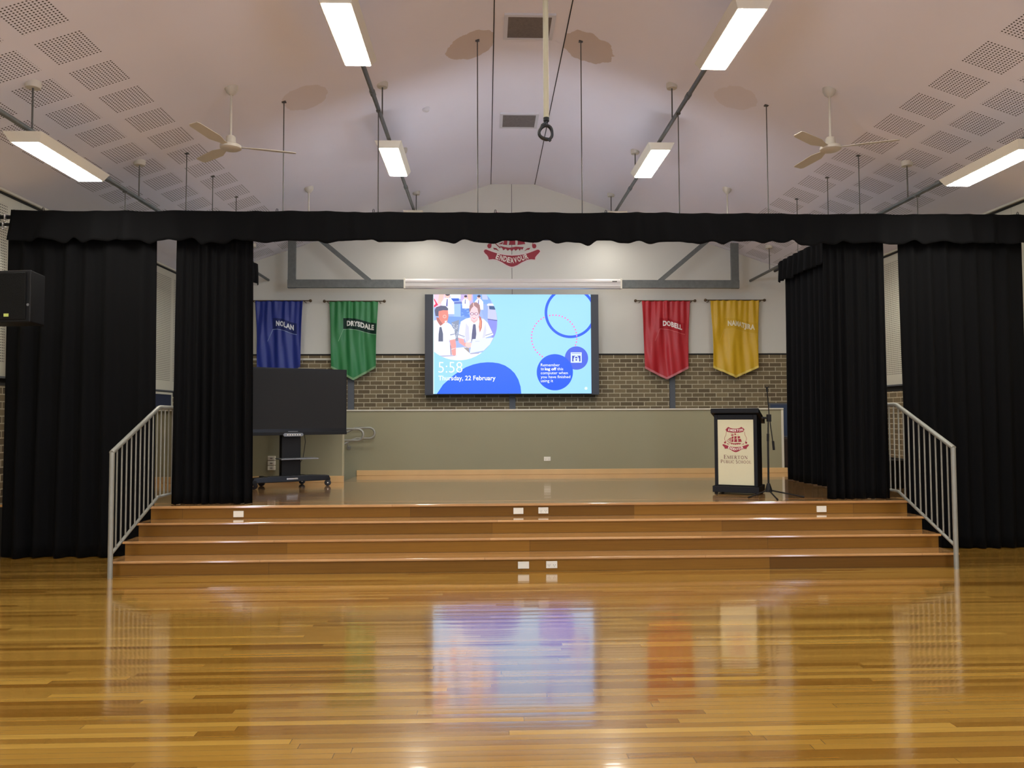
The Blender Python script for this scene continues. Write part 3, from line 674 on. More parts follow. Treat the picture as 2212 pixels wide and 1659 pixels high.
# ================================================================ LIT DISPLAY SCREEN
YS = 15.0
t = thing('led_screen', 'large lit wall screen showing 5:58 on a light blue lock screen', 'screen', (.5, YS, 2.04))
build('cabinet', MB().box(-1.20, 2.203, YS + .004, YB - .025, 2.035, 4.004), M['led_frame'], t)
for nm, x0, x1 in (('side_border', -1.20, -1.036), ('side_border', 2.052, 2.203)): build(nm, MB().box(x0, x1, YS - .006, YS + .004, 2.035, 4.004), M['led_frame'], t)
build('bottom_border', MB().box(-1.036, 2.052, YS - .004, YS + .004, 2.035, 2.056), M['black'], t)
SX, SZ, SW, SH = -1.036, 4.004, 3.088, 1.948
UX = lambda x: SX + (x - 190) / 1790 * SW
UZ = lambda y: SZ - (y - 190) / 1130 * SH
layers = MB(); lm = []; lcol = {}
def clip(poly, inside, inter):
    out = []
    for i in range(len(poly)):
        a, c = poly[i - 1], poly[i]
        if inside(c):
            if not inside(a): out.append(inter(a, c))
            out.append(c)
        elif inside(a): out.append(inter(a, c))
    return out
def halfplanes(poly, planes):            # plane: (nx,ny,d) keep nx*x+ny*y<=d
    for nx, ny, d in planes:
        if len(poly) < 3: return []
        ins = lambda p: nx * p[0] + ny * p[1] <= d + 1e-9
        def it(a, c):
            da, dc = nx * a[0] + ny * a[1] - d, nx * c[0] + ny * c[1] - d; q = da / (da - dc); return (a[0] + (c[0] - a[0]) * q, a[1] + (c[1] - a[1]) * q)
        poly = clip(poly, ins, it)
    return poly
RECT = [(-1, 0, -190), (1, 0, 1980), (0, -1, -190), (0, 1, 1320)]
CIRC = [(math.cos(a), math.sin(a), math.cos(a) * 475 + math.sin(a) * 500 + 440) for a in [i / 48 * 2 * PI for i in range(48)]]
def sm(col):
    if col not in lcol: lcol[col] = len(lm); lm.append(emis('screen_colour', col, SCREEN_POWER))
    return lcol[col]
depth = [0]
def shape(poly, col, planes=RECT):
    poly = halfplanes(poly, planes)
    if len(poly) < 3: return
    a = sum(poly[i - 1][0] * poly[i][1] - poly[i][0] * poly[i - 1][1] for i in range(len(poly)))
    if a > 0: poly = poly[::-1]
    depth[0] += 1; y = YS - .0005 - depth[0] * .00006
    layers.cur = sm(col); layers.add([(UX(x), y, UZ(z)) for x, z in poly], [tuple(range(len(poly)))])
def circ(x, y, r, n=48, ry=None): return [(x + r * math.cos(i / n * 2 * PI), y + (ry or r) * math.sin(i / n * 2 * PI)) for i in range(n)]
IN = RECT + CIRC
shape([(180, 180), (1990, 180), (1990, 1330), (180, 1330)], (146, 204, 255))
ph = lambda pts, col: shape(pts, col, IN)
ph(circ(475, 500, 450), (150, 172, 226))
# classroom background
ph([(190, 190), (330, 190), (300, 330), (190, 340)], (246, 196, 214)); ph([(255, 190), (310, 190), (290, 290), (240, 300)], (250, 190, 180))
ph([(190, 225), (215, 260), (245, 310), (190, 345)], (222, 40, 90)); ph([(190, 240), (210, 280), (215, 300), (190, 320)], (250, 225, 235))
ph([(380, 190), (500, 190), (500, 240), (385, 250)], (220, 240, 252)); ph([(390, 235), (480, 235), (480, 265), (400, 268)], (40, 90, 200))
ph([(500, 190), (640, 190), (640, 300), (500, 300)], (190, 170, 225)); ph([(575, 190), (625, 190), (620, 260), (585, 262)], (246, 186, 170))
ph([(640, 190), (830, 190), (850, 330), (640, 330)], (120, 160, 225)); ph([(740, 190), (800, 190), (810, 250), (745, 250)], (180, 190, 240))
ph([(420, 290), (500, 280), (500, 460), (420, 460)], (150, 185, 226)); ph([(500, 285), (600, 285), (600, 450), (500, 440)], (86, 130, 214))
for i in range(14): x = 505 + (i * 37) % 88; y = 300 + (i * 53) % 135; ph([(x, y), (x + 18, y + 4), (x + 20, y + 12), (x, y + 8)], (130, 170, 235))
ph([(420, 278), (600, 268), (600, 290), (420, 300)], (90, 110, 190))
ph([(350, 440), (600, 450), (600, 520), (350, 540)], (110, 150, 215)); ph([(395, 510), (480, 480), (470, 720), (440, 720)], (130, 140, 165))
for i in range(16): x = 398 + (i * 29) % 60; y = 520 + (i * 47) % 170; ph([(x, y), (x + 16, y + 5), (x + 14, y + 14), (x, y + 9)], (196, 202, 220))
ph([(720, 300), (830, 300), (860, 480), (760, 470)], (140, 165, 225)); ph([(810, 290), (890, 290), (912, 480), (805, 470)], (186, 190, 236))
ph([(820, 320), (890, 325), (892, 365), (825, 360)], (50, 80, 130)); ph([(800, 300), (880, 298), (882, 318), (800, 318)], (235, 246, 252))
ph([(805, 470), (912, 485), (905, 640), (860, 690), (820, 600)], (128, 134, 222)); ph([(805, 468), (914, 484), (914, 492), (805, 476)], (60, 70, 140))
# far students
for x, y, k in ((350, 190, 1.5), (555, 215, .9), (705, 215, 1.0)):
    ph([(x - 46 * k, y + 60 * k), (x - 20 * k, y + 26 * k), (x + 22 * k, y + 26 * k), (x + 50 * k, y + 60 * k), (x + 52 * k, y + 150 * k), (x - 40 * k, y + 150 * k)], (232, 234, 250))
    ph(circ(x, y + 8 * k, 20 * k, 20), (240, 190, 180)); ph(circ(x + 2, y - 4 * k, 19 * k, 20, 15 * k), (72, 62, 78)); ph([(x - 5 * k, y + 36 * k), (x + 2 * k, y + 36 * k), (x, y + 92 * k), (x - 10 * k, y + 88 * k)], (70, 70, 160))
# boy: shirt, neck, face, hair, tie
ph([(190, 490), (230, 480), (270, 545), (330, 500), (385, 530), (425, 590), (445, 690), (375, 705), (365, 740), (190, 740)], (226, 228, 248))
ph([(225, 450), (320, 470), (325, 520), (270, 548), (232, 500)], (170, 100, 96)); ph([(238, 372), (300, 355), (355, 368), (362, 440), (350, 500), (320, 532), (290, 520), (255, 470)], (216, 130, 118))
ph([(205, 370), (225, 335), (275, 318), (330, 322), (358, 352), (356, 372), (300, 370), (250, 382), (248, 440), (215, 436)], (84, 84, 112))
ph([(232, 490), (262, 545), (245, 575), (225, 520)], (248, 248, 255)); ph([(330, 505), (345, 550), (290, 575), (272, 548)], (248, 248, 255))
ph(circ(318, 442, 20, 20), (240, 190, 180)); ph(circ(318, 442, 14, 20), (214, 134, 124)); ph([(318, 494), (346, 488), (340, 506), (322, 508)], (250, 236, 236))
ph([(262, 562), (282, 562), (300, 640), (300, 726), (248, 726), (250, 640)], (86, 92, 118))
ph([(378, 690), (438, 680), (440, 700), (380, 716)], (250, 250, 255)); ph([(380, 648), (436, 636), (438, 642), (382, 656)], (90, 100, 140))
ph([(375, 712), (438, 698), (448, 770), (440, 860), (436, 890), (400, 886), (392, 800)], (236, 150, 146))
# girl
ph([(500, 500), (560, 465), (620, 452), (650, 520), (700, 455), (760, 470), (810, 520), (865, 640), (790, 668), (780, 690), (700, 700), (560, 750), (540, 680), (470, 665)], (222, 224, 248))
ph([(560, 520), (590, 560), (600, 700), (560, 745), (548, 640)], (200, 200, 238)); ph([(780, 520), (790, 600), (775, 680), (745, 690), (760, 600)], (202, 202, 238))
ph([(608, 440), (700, 440), (690, 490), (652, 520), (618, 490)], (240, 176, 180)); ph([(600, 350), (612, 310), (655, 288), (700, 305), (722, 360), (704, 440), (680, 480), (650, 492), (625, 480), (604, 430)], (246, 196, 204))
ph([(596, 380), (600, 320), (630, 285), (680, 280), (715, 310), (724, 370), (712, 430), (700, 400), (690, 350), (652, 318), (622, 350), (605, 390)], (156, 116, 120))
ph([(640, 290), (650, 286), (650, 330), (642, 332)], (240, 190, 180))
for x in (628, 676): ph(circ(x, 412, 22, 20, 15), (92, 50, 110)); ph(circ(x, 412, 15, 20, 10), (246, 214, 224))
ph([(628, 452), (674, 452), (652, 470)], (222, 60, 96)); ph([(634, 453), (668, 453), (652, 461)], (255, 240, 242))
ph([(706, 430), (728, 450), (742, 500), (738, 570), (716, 625), (704, 560), (712, 500)], (190, 104, 92)); ph([(718, 470), (730, 490), (728, 560), (716, 600), (712, 540)], (232, 150, 120))
ph([(618, 492), (650, 522), (628, 560), (598, 520)], (250, 250, 255)); ph([(700, 480), (690, 550), (662, 540), (652, 520)], (250, 250, 255))
ph([(640, 530), (668, 530), (676, 640), (668, 700), (620, 730), (626, 640)], (84, 86, 122))
ph([(470, 664), (540, 686), (540, 700), (468, 680)], (250, 250, 255)); ph([(780, 664), (866, 634), (868, 652), (782, 682)], (250, 250, 255)); ph([(476, 645), (545, 668), (545, 674), (474, 652)], (90, 100, 150)); ph([(780, 655), (862, 628), (862, 634), (780, 661)], (90, 100, 150))
ph([(470, 684), (536, 702), (540, 740), (610, 740), (622, 770), (600, 800), (540, 780), (480, 740)], (240, 158, 158)); ph([(560, 735), (620, 740), (622, 790), (580, 800), (550, 770)], (250, 196, 190))
# table and laptops
ph([(190, 880), (240, 860), (440, 800), (560, 790), (600, 860), (760, 850), (700, 960), (190, 960)], (236, 242, 254)); ph([(530, 795), (590, 800), (600, 860)], (150, 140, 140))
ph([(190, 728), (375, 732), (388, 880), (250, 890), (190, 880)], (222, 224, 246)); ph([(378, 760), (386, 880), (398, 880), (390, 780)], (140, 120, 150)); ph([(250, 888), (392, 882), (470, 890), (300, 900)], (170, 170, 205))
ph([(632, 700), (870, 684), (830, 760), (760, 830), (600, 862)], (214, 222, 250)); ph([(664, 722), (712, 720), (712, 728), (664, 730)], (190, 196, 226)); ph([(600, 860), (720, 850), (700, 866), (610, 870)], (160, 160, 190))
ph([(395, 820), (445, 800), (446, 880), (430, 888), (402, 880)], (240, 150, 146))
# graphic shapes
def ring(cx, cy, r0, r1, col, n=72):
    for i in range(n):
        a0, a1 = i / n * 2 * PI, (i + 1) / n * 2 * PI
        shape([(cx + r0 * math.cos(a0), cy + r0 * math.sin(a0)), (cx + r1 * math.cos(a0), cy + r1 * math.sin(a0)), (cx + r1 * math.cos(a1), cy + r1 * math.sin(a1)), (cx + r0 * math.cos(a1), cy + r0 * math.sin(a1))], col); depth[0] -= 1
    depth[0] += 1
shape([(230, 1320), (300, 1215), (400, 1125), (480, 1065), (560, 1018), (640, 988), (720, 970), (800, 963), (860, 965), (930, 975), (1000, 1000), (1060, 1040), (1110, 1090), (1150, 1160), (1175, 1240), (1182, 1320)], (22, 92, 222))
ring(1745, 398, 262, 292, (22, 84, 224))
for i in range(33):
    a = rad(122) + rad(258) / 32 * i; col = (228, 104, 178) if i not in (16, 29) else (206, 120, 236)
    shape(circ(1560 + 258 * math.cos(a), 682 + 258 * math.sin(a) * .99, 9, 12), col)
shape(circ(1812, 917, 133, 56), (64, 92, 212)); shape(circ(1565, 1078, 206, 64), (4, 82, 236))
W = (206, 220, 250)
shape([(1747, 852), (1872, 852), (1872, 970), (1747, 970)], W); shape([(1762, 890), (1858, 890), (1858, 956), (1762, 956)], (50, 70, 180)); shape([(1757, 862), (1862, 862), (1862, 868), (1757, 868)], (110, 130, 220))
shape(circ(1810, 916, 26, 24), W); shape(circ(1810, 916, 15, 24), (50, 70, 180)); shape([(1778, 920), (1842, 920), (1842, 956), (1778, 956)], W); shape(circ(1810, 938, 10, 16), (50, 70, 180))
shape(circ(1918, 1262, 17, 16), (214, 240, 252)); shape([(190, 190), (196, 190), (200, 1320), (190, 1320)], (214, 240, 252))
build('picture', layers, lm, t)
yl = YS - .0005 - (depth[0] + 3) * .00006; SW_ = emis('screen_white', (245, 250, 255), SCREEN_POWER)
for nm, rows in (('clock_lettering', [('5:58', -.012, 248, 518, 1080, 122)]), ('date_lettering', [('Thursday, 22 February', .012, 248, 892, 1166, 52)]),
                 ('reminder_lettering', [('Remember', 0, 1405, 1622, 1010, 31), ('to', 0, 1405, 1440, 1055, 28), ('log off', .03, 1452, 1582, 1055, 32), ('this', 0, 1592, 1660, 1055, 31),
                                         ('computer when', 0, 1405, 1712, 1100, 31), ('you have finished', 0, 1405, 1740, 1145, 31), ('using it', 0, 1405, 1544, 1190, 31)])):
    lt = MB()
    for s, wgt, x0, x1, base, h in rows:
        vs, fs = text_polys(s, wgt, x1 - x0, h); lt.add([(UX(x0 + u), yl, UZ(base - v)) for u, v in vs], fs)
    build(nm, lt, SW_, t)

# ================================================================ DISPLAY TROLLEY
Tm = thing('display_trolley', 'black interactive display on a wheeled stand at stage left', 'display', (-2.87, 11.33, STG), rad(30))
def lp(name, b, m_, **k): return build(name, b, m_, Tm, local=True, **k)
pn = lp('display_panel', MB().box(-.86, .80, -.17, -.09, .77, 1.72), M['gloss_black'], bevel=.006)
build('display_glass', MB().box(-.835, .775, -.1735, -.169, .845, 1.70), M['screen_off'], Tm, local=True)
build('lower_bar', MB().box(-.86, .80, -.185, -.165, .755, .80), M['black'], Tm, local=True, bevel=.004)
b = MB(); b.prism([(-.13, .735), (.13, .735), (.15, .76), (.13, .785), (-.13, .785), (-.15, .76)], -.2, -.16); lp('control_panel', b, M['grey'], bevel=.004)
b = MB(); [b.box(-.09 + k * .035, -.075 + k * .035, -.203, -.199, .752, .768) for k in range(6)]; lp('control_button', b, M['plate'])
lp('logo_plate', MB().box(-.07, .07, -.176, -.172, .805, .812), M['grey'])
lp('column', MB().box(-.14, .14, -.09, .03, .12, .80), M['black'], bevel=.01)
lp('shelf', MB().prism([(-.2, .408), (.34, .408), (.34, .425), (-.2, .425)], -.30, .02), M['grey'], bevel=.004)
b = MB(); b.prism([(-.56, .115), (-.50, .085), (.50, .085), (.56, .115), (.54, .16), (.3, .175), (-.3, .175), (-.54, .16)], -.16, -.06); lp('base_beam', b, M['gloss_black'], bevel=.01)
for s in (-1, 1): lp('leg', MB().box(s * .30 - .03, s * .30 + .03, -.12, .42, .10, .15), M['gloss_black'], bevel=.008)
lp('brake_light', MB().box(-.08, .08, -.163, -.158, .12, .14), M['chrome'])
for x, y in ((-.53, -.13), (.53, -.13), (-.30, .38), (.30, .38)):
    Tx = Matrix.Translation((x, y, .048)) @ Matrix.Rotation(rad(-35 + 20 * (x > 0)), 4, 'Z') @ Matrix.Rotation(PI / 2, 4, 'X')
    c = lp('caster', MB().lathe([(.036, -.022), (.048, -.018), (.048, .018), (.036, .022)], seg=20, T=Tx), M['tyre'], smooth=True)
    build('fork', MB().box(x - .03, x + .03, y - .03, y + .03, .085, .12), M['black'], c, local=True)
    build('hub', MB().lathe([(.010, -.026), (.012, 0), (.010, .026)], seg=12, T=Tx), M['chrome'], c, local=True)
lp('power_cable', MB().tube([(.20, -.05, .80), (.22, -.04, .65), (.20, -.04, .5), (.19, -.04, .42), (.10, -.04, .28), (.02, -.05, .17)], .005, 8), M['cable'], smooth=True)

# ================================================================ LECTERN
Tl = thing('lectern', 'black lectern with a cream front panel bearing a red school crest', 'lectern', (3.28, 9.96, STG), rad(-28))
def ll(name, b, m_, **k): return build(name, b, m_, Tl, local=True, **k)
ll('plinth', MB().box(-.29, .29, -.25, .25, .025, .105), M['lectern'], bevel=.006)
for x in (-.25, .25):
    for y in (-.21, .21): ll('foot', MB().lathe([(.022, 0), (.022, .03)], (x, y, 0), 12), M['black'])
bw_ = .268
b = MB(); b.box(-bw_, -bw_ + .045, -.20, .18, .105, 1.02); b.box(bw_ - .045, bw_, -.20, .18, .105, 1.02); b.box(-bw_ + .045, bw_ - .045, -.20, -.17, .955, 1.02); b.box(-bw_ + .045, bw_ - .045, -.17, .18, .105, .13)
b.box(-bw_ + .045, bw_ - .045, -.20, -.17, .105, .12)
ll('body', b, M['lectern'], bevel=.004)
ll('front_panel', MB().box(-bw_ + .045, bw_ - .045, -.197, -.175, .12, .955), M['lectern_panel'])
b = MB(); P8 = lambda z0, z1: [(-.30, -.25, z0[0]), (.30, -.25, z0[0]), (.30, .27, z0[1]), (-.30, .27, z0[1]), (-.30, -.25, z1[0]), (.30, -.25, z1[0]), (.30, .27, z1[1]), (-.30, .27, z1[1])]
b.hexa(P8((1.04, .90), (1.10, .955))); ll('reading_top', b, M['lectern'], bevel=.005)
cr = .00059
b = MB()
crest_parts(Tl, 0, .70, cr * 1.12, -.1972, .002, local=True, halo=False)
# small-capital serif lettering, drawn as strokes
def arc(cx, cy, rx, ry, a0, a1, n=14): return [(cx + rx * math.cos(rad(a0 + (a1 - a0) * i / n)), cy + ry * math.sin(rad(a0 + (a1 - a0) * i / n))) for i in range(n + 1)]
TH, TN = .15, .06
def serif(ch):
    V = lambda x: [([(x, 0), (x, 1)], TH), ([(x - .14, .02), (x + .14, .02)], .05), ([(x - .14, .98), (x + .14, .98)], .05)]
    Hh = lambda x0, x1, y: [([(x0, y), (x1, y)], TN)]
    tk = lambda x, y0, y1: [([(x, y0), (x, y1)], TN)]
    D = {'E': (.75, V(.2) + Hh(.2, .68, .03) + Hh(.2, .65, .97) + Hh(.2, .52, .52) + tk(.68, 0, .22) + tk(.65, .8, 1) + tk(.52, .42, .62)),
         'M': (1.1, V(.95) + [([(.17, 0), (.17, 1)], TN), ([(.17, 1), (.55, .05)], TH), ([(.55, .05), (.93, 1)], TN), ([(.05, .02), (.29, .02)], .05), ([(.05, .98), (.2, .98)], .05)]),
         'R': (.85, V(.2) + [(arc(.38, .75, .22, .23, -90, 90), .12), ([(.2, .98), (.38, .98)], TN), ([(.2, .52), (.38, .52)], TN), ([(.42, .5), (.78, .02)], TH), ([(.70, .02), (.88, .02)], .05)]),
         'T': (.85, V(.42) + Hh(.05, .8, .97) + tk(.06, .78, 1) + tk(.79, .78, 1)), 'O': (.95, [(arc(.48, .5, .36, .47, 0, 360, 26), .12)]),
         'N': (.95, [([(.17, 0), (.17, 1)], TN), ([(.17, 1), (.8, .02)], TH), ([(.8, 0), (.8, 1)], TN), ([(.05, .02), (.29, .02)], .05), ([(.05, .98), (.2, .98)], .05), ([(.68, .98), (.92, .98)], .05)]),
         'P': (.75, V(.2) + [(arc(.38, .72, .25, .26, -90, 90), .12), ([(.2, .98), (.38, .98)], TN), ([(.2, .46), (.38, .46)], TN)]),
         'U': (.95, [([(.2, 1), (.2, .35)], TH), (arc(.48, .35, .28, .32, 180, 360), .09), ([(.76, 1), (.76, .35)], TN), ([(.07, .98), (.33, .98)], .05), ([(.65, .98), (.88, .98)], .05)]),
         'B': (.8, V(.2) + [(arc(.38, .76, .2, .22, -90, 90), .11), (arc(.38, .28, .26, .26, -90, 90), .12), ([(.2, .98), (.38, .98)], TN), ([(.2, .53), (.38, .53)], TN), ([(.2, .02), (.38, .02)], TN)]),
         'L': (.72, V(.2) + Hh(.2, .66, .03) + tk(.66, 0, .24)), 'I': (.42, V(.2)), 'C': (.85, [(arc(.48, .5, .36, .47, 45, 315, 22), .12), ([(.76, .68), (.76, .92)], TN)]),
         'S': (.65, [(arc(.34, .74, .2, .22, 40, 270, 14) + arc(.34, .26, .22, .25, 90, -140, 14), .12)]), 'H': (.95, V(.2) + V(.76) + Hh(.2, .76, .5)), ' ': (.4, [])}
    return D[ch]
def serif_line(b, s, width, big, small, y, z, xc):
    adv = 0; out = []
    for i, ch in enumerate(s):
        k = big if (i == 0 or s[i - 1] == ' ') else small; w_, st_ = serif(ch); out.append((adv, k, st_)); adv += w_ * k * 1.12
    sc = width / adv
    for off, k, st_ in out:
        for pl, tw in st_:
            for a, c in zip(pl, pl[1:]):
                A, Bv = Vector(a), Vector(c); d = (Bv - A); 
                if d.length < 1e-6: continue
                d.normalize(); n = Vector((-d.y, d.x)) * tw / 2; e = d * .01
                q = [A - e + n, A - e - n, Bv + e - n, Bv + e + n]
                b.add([(xc - width / 2 + (off + p.x * k) * sc, y, z + p.y * k) for p in q], [(0, 1, 2, 3)])
b = MB(); serif_line(b, 'EMERTON', .305, .050, .041, -.1985, .452, 0); serif_line(b, 'PUBLIC SCHOOL', .385, .043, .035, -.1985, .397, 0)
ll('panel_lettering', b, M['maroon'])

# ================================================================ MICROPHONE STAND
mx, my = 3.47, 9.42
t = thing('microphone_stand', 'black boom microphone stand without microphone beside the lectern', 'microphone stand', (mx, my, STG))
build('base_hub', MB().lathe([(.045, .065), (.04, .10), (.022, .16), (.018, .17)], (mx, my, STG), 16), M['black'], t, True)
for tx, ty in ((mx - .29, my - .12), (mx + .39, my - .10), (mx - .03, my - .36), ):
    l_ = build('leg', MB().tube([(mx, my, STG + .09), (tx, ty, STG + .012)], .009, 8), M['black'], t, True)
    d = (Vector((tx, ty, 0)) - Vector((mx, my, 0))).normalized() * .03
    build('rubber_foot', MB().tube([(tx - d.x, ty - d.y, STG + .018), (tx + d.x * .3, ty + d.y * .3, STG + .011)], .012, 8), M['black'], l_, True)
build('lower_tube', MB().tube([(mx, my, STG + .15), (mx + .004, my, 1.34)], .0115, 12), M['black'], t, True)
build('upper_tube', MB().tube([(mx + .004, my, 1.30), (mx + .012, my, 1.56)], .008, 12), M['black'], t, True)
build('clutch', MB().tube([(mx + .003, my, 1.29), (mx + .005, my, 1.38)], .015, 12), M['black'], t, True)
b = MB(); b.box(mx - .005, mx + .045, my - .02, my + .02, 1.53, 1.62); b.tube([(mx - .05, my, 1.575), (mx + .01, my, 1.575)], .014, 10); b.sphere((mx - .055, my, 1.575), .018); build('boom_joint', b, M['black'], t, bevel=.004)
build('boom', MB().tube([(mx + .068, my, 1.24), (mx + .025, my, 1.60), (mx + .004, my, 1.93)], .006, 10), M['black'], t, True)
build('counterweight', MB().tube([(mx + .075, my, 1.18), (mx + .066, my, 1.29)], .014, 10), M['black'], t, True)
b = MB(); b.tube([(mx + .004, my, 1.90), (mx + .003, my, 1.95)], .011, 10); b.tube([(mx - .02, my, 1.965), (mx + .003, my, 1.95), (mx + .028, my, 1.962)], .006, 8); build('clip', b, M['black'], t, True)

# ================================================================ STEP HANDRAILS
for X, lb in ((-3.785, 'grey steel handrail with vertical bars on the left end of the steps'), (4.885, 'grey steel handrail with vertical bars on the right end of the steps')):
    t = thing('stair_handrail', lb, 'handrail', (X, 7.93, 0)); Y0, Y1, Y2 = 7.93, 9.03, 9.62
    zt = lambda y: 1.265 + (1.73 - 1.265) * (min(y, Y1) - Y0) / (Y1 - Y0); zb = lambda y: .235 + (.70 - .235) * (min(y, Y1) - Y0) / (Y1 - Y0)
    build('post', MB().tube([(X, Y0, 0), (X, Y0, 1.262)], .0245, 16), M['rail'], t, True)
    build('post', MB().tube([(X, Y2, STG), (X, Y2, 1.73)], .0245, 16), M['rail'], t, True)
    build('top_rail', MB().tube([(X, Y0 - .012, 1.258), (X, Y1 - .06, zt(Y1 - .06)), (X, Y1 - .02, 1.722), (X, Y1 + .03, 1.73), (X, Y2, 1.73)], .0245, 16), M['rail'], t, True)
    build('bottom_rail', MB().tube([(X, Y0, zb(Y0)), (X, Y1 - .05, zb(Y1 - .05)), (X, Y1, .70), (X, Y2, .70)], .017, 12), M['rail'], t, True)
    n = 16
    for i in range(1, n):
        y = Y0 + (Y2 - Y0) * i / n; build('baluster', MB().tube([(X, y, zb(y)), (X, y, zt(y))], .0085, 8), M['rail'], t)
# looped grab rails by the side ramp
def loop(name, label, Y, x_end, x_flat, slope_x, zt_, zb_, drop):
    r = (zt_ - zb_) / 2; zc_ = (zt_ + zb_) / 2; xe = x_end - r
    t = thing(name, label, 'handrail', (xe, Y, zb_)); up = [(x_flat, Y, zt_)]; pts = [(x_flat - 1.1, Y, zt_ - drop), (x_flat - .05, Y, zt_ - drop * .05), (x_flat + .02, Y, zt_)]
    pts += [(xe + r * math.sin(a), Y, zc_ + r * math.cos(a)) for a in [i / 12 * PI for i in range(13)]]
    pts += [(x_flat + .04, Y, zb_), (x_flat - .05, Y, zb_ - drop * .05), (x_flat - 1.1, Y, zb_ - drop)]
    build('rail', MB().tube(pts, .019, 12), M['rail'], t, True); return t
t = loop('ramp_handrail', 'nearer looped steel handrail end beside the display trolley', 12.38, -1.97, -2.40, 0, 1.42, 1.24, .35)
build('bracket', MB().tube([(-2.6, 12.38, 1.2), (-2.6, 12.2, 1.18)], .008, 8), M['rail'], t, True)
t = loop('ramp_handrail', 'farther looped steel handrail end fixed to the beige back partition', 13.36, -1.93, -2.28, 0, 1.425, 1.245, .62)
b = MB(); b.tube([(-2.39, 13.36, 1.2), (-2.39, 13.38, 1.10), (-2.39, 13.47, 1.085)], .008, 8); build('bracket', b, M['rail'], t, True)
build('rosette', MB().lathe([(.035, -.006), (.035, .006)], seg=16, T=Matrix.Translation((-2.39, 13.463, 1.085)) @ Matrix.Rotation(PI / 2, 4, 'X')), M['rail'], t, True)

# ================================================================ POWER OUTLETS
def outlet(x, y, z, label, kind):
    t = thing('power_outlet', label, 'power outlet', (x, y, z - .035)); w, h = .058, .036
    build('plate', MB().box(x - w, x + w, y - .012, y, z - h, z + h), M['plate'], t, bevel=.003)
    if kind:
        for s in (-1, 1):
            build('switch', MB().box(x + s * .028 - .006, x + s * .028 + .006, y - .0155, y - .012, z + .016, z + .027), M['plate'], t)
            b = MB()
            for dx in (-.009, .009):
                T_ = Matrix.Translation((x + s * .028 + dx, y - .0125, z - .002)) @ Matrix.Rotation(rad(30 if dx > 0 else -30), 4, 'Y'); b.box(-.0015, .0015, -.001, .001, -.006, .006, T_)
            b.box(x + s * .028 - .0015, x + s * .028 + .0015, y - .0135, y - .0115, z - .022, z - .012); build('socket', b, M['slot'], t)
YR = RISE[3]
outlet(-2.848, YR, .503, 'blank cream plate on the stage front below the left curtain leg', 0)
outlet(.365, YR, .512, 'cream blank plate on the stage front, left of the two at centre', 0)
outlet(.655, YR, .515, 'cream power outlet on the stage front, right of the two at centre', 1)
outlet(3.932, YR, .504, 'blank cream plate on the stage front right, below the microphone stand', 0)
outlet(.377, RISE[0], .067, 'cream plate on the lowest step riser, left of its two', 0)
outlet(.67, RISE[0], .069, 'cream double power outlet on the lowest step riser, right of its two', 1)
outlet(1.056, 13.47, .869, 'cream power outlet low on the beige back partition', 1)
t = thing('power_outlet', 'stack of three cream outlet boxes on the beige wall behind the display column', 'power outlet', (-3.33, 12.1, .79))
for k in range(3):
    z = .83 + k * .075; build('box', MB().box(-3.385, -3.275, 12.05, 12.1, z - .033, z + .033), M['plate'], t, bevel=.004)
    build('socket', MB().box(-3.35, -3.31, 12.047, 12.051, z - .006, z + .004), M['slot'], t)

# ================================================================ SPEAKER (far left)
t = thing('loudspeaker', 'black hanging loudspeaker with a lime sticker, cut by the left edge', 'speaker', (-4.9, 7.65, 2.54), rad(-7))
b = MB(); b.hexa([(-.55, -.02, 0), (.49, -.02, -.0), (.40, .30, 0), (-.46, .30, 0), (-.55, -.02, .51), (.49, -.02, .51), (.40, .30, .51), (-.46, .30, .51)])
build('cabinet', b, M['black'], t, local=True, bevel=.012)
build('grille', MB().box(-.52, .44, -.035, -.018, .025, .485), mat('speaker_grille', (18, 18, 17), .9, spec=.2, bump=.6, nscale=180), t, local=True, bevel=.006)
build('sticker', MB().box(.225, .275, -.037, -.0345, .055, .085), M['sticker'], t, local=True)
build('badge', MB().lathe([(.013, -.003), (.013, .003)], seg=14, T=Matrix.Translation((.462, -.022, .17)) @ Matrix.Rotation(PI / 2, 4, 'X')), M['grey'], t, local=True)
b = MB(); b.box(-.86, -.5, .1, .16, .22, .28); build('wall_bracket', b, M['black'], t, local=True)

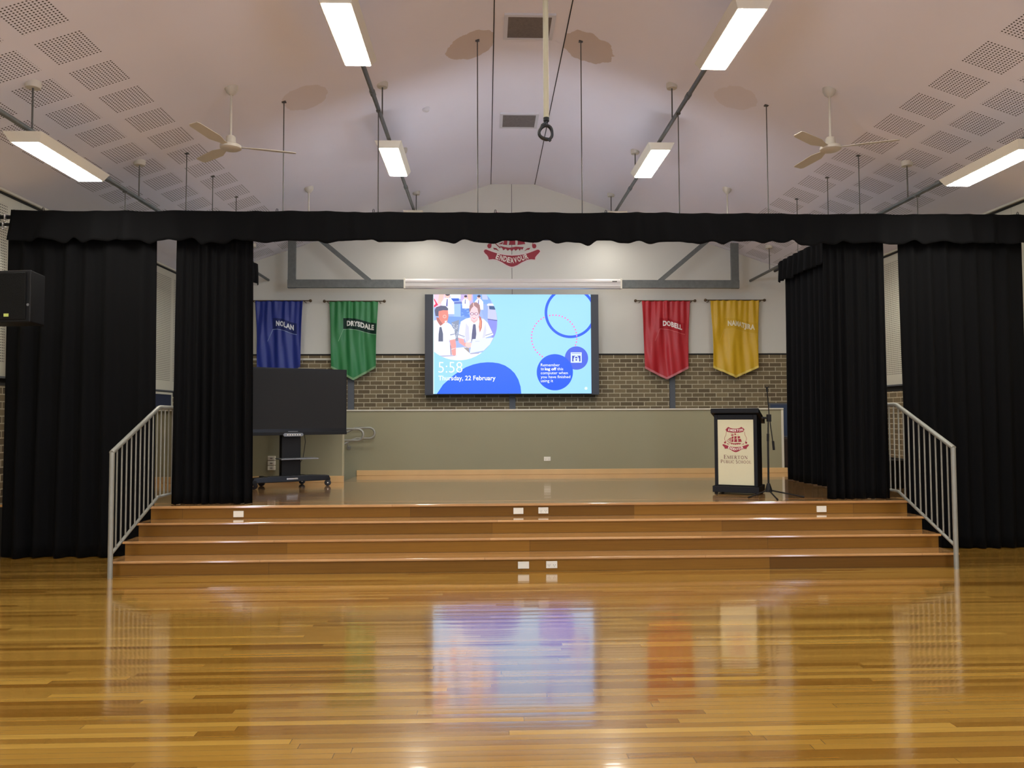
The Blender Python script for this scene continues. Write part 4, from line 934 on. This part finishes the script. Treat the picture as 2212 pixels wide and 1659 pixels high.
# ================================================================ THINGS GLIMPSED BETWEEN THE CURTAINS
t = thing('pinboard', 'navy pinboard with pale frame on the left wall, seen between curtains', 'pinboard', (XL, 13.4, 1.0))
build('board', MB().box(XL, XL + .02, 12.5, 14.15, .95, 2.03), M['navy'], t)
b = MB(); b.box(XL, XL + .03, 12.46, 12.5, .91, 2.07); b.box(XL, XL + .03, 14.15, 14.19, .91, 2.07); b.box(XL, XL + .03, 12.5, 14.15, 2.03, 2.07); b.box(XL, XL + .03, 12.5, 14.15, .91, .95)
build('frame', b, M['cream'], t)
t = thing('pinboard', 'blue pinboard on the back wall past the right end of the partition', 'pinboard', (6.15, YB, 1.17))
build('board', MB().box(5.68, 6.6, YB - .03, YB, 1.20, 1.83), M['blue_board'], t)
b = MB(); b.box(5.65, 6.63, YB - .035, YB, 1.83, 1.86); b.box(5.65, 6.63, YB - .035, YB, 1.17, 1.20); b.box(5.65, 5.68, YB - .035, YB, 1.2, 1.83); b.box(6.6, 6.63, YB - .035, YB, 1.2, 1.83); build('frame', b, M['steel_post'], t)
t = thing('storage_cabinet', 'dark brown cabinet below the blue pinboard, beside the right side curtain', 'cabinet', (6.0, 14.9, STG))
build('body', MB().box(5.4, 6.6, 14.65, 15.15, STG + .02, 1.16), M['cabinet'], t, bevel=.006)
for x0, x1 in ((5.42, 5.99), (6.01, 6.58)): build('door', MB().box(x0, x1, 14.63, 14.65, STG + .06, 1.13), M['cabinet'], t, bevel=.003)
build('base', MB().box(5.43, 6.57, 14.68, 15.12, STG, STG + .02), M['black'], t)
t = thing('equipment_case', 'black case on the stage seen through the right handrail bars', 'case', (5.72, 10.6, STG))
build('case', MB().box(5.5, 5.8, 10.5, 10.9, STG, 1.0), M['black'], t, bevel=.006); build('lid_edge', MB().box(5.495, 5.805, 10.49, 10.91, .975, 1.0), M['grey'], t, bevel=.003)
def chair(z, y, lb):
    t = thing('stacking_chair', lb, 'chair', (5.72, y, z)); x = 5.72
    build('seat', MB().box(x - .2, x + .2, y - .2, y + .2, z + .42, z + .45), M['seat'], t, bevel=.01)
    build('backrest', MB().box(x - .18, x + .18, y + .2, y + .225, z + .62, z + .80), M['seat'], t, bevel=.01)
    for s in (-1, 1):
        build('frame', MB().tube([(x + s * .21, y - .22, z), (x + s * .21, y - .2, z + .42), (x + s * .21, y + .18, z + .43), (x + s * .20, y + .23, z + .83)], .010, 8), M['chrome'], t, True)
        build('leg', MB().tube([(x + s * .21, y + .22, z), (x + s * .21, y + .1, z + .42)], .010, 8), M['chrome'], t, True)
    build('back_rail', MB().tube([(x - .20, y + .23, z + .83), (x + .20, y + .23, z + .83)], .010, 8), M['chrome'], t, True)
chair(STG, 11.4, 'lower chrome and brown stacking chair behind the right handrail'); chair(STG + .09, 11.43, 'upper chrome and brown stacking chair behind the right handrail')

for o in bpy.data.objects:
    if '_o' in o: del o['_o']
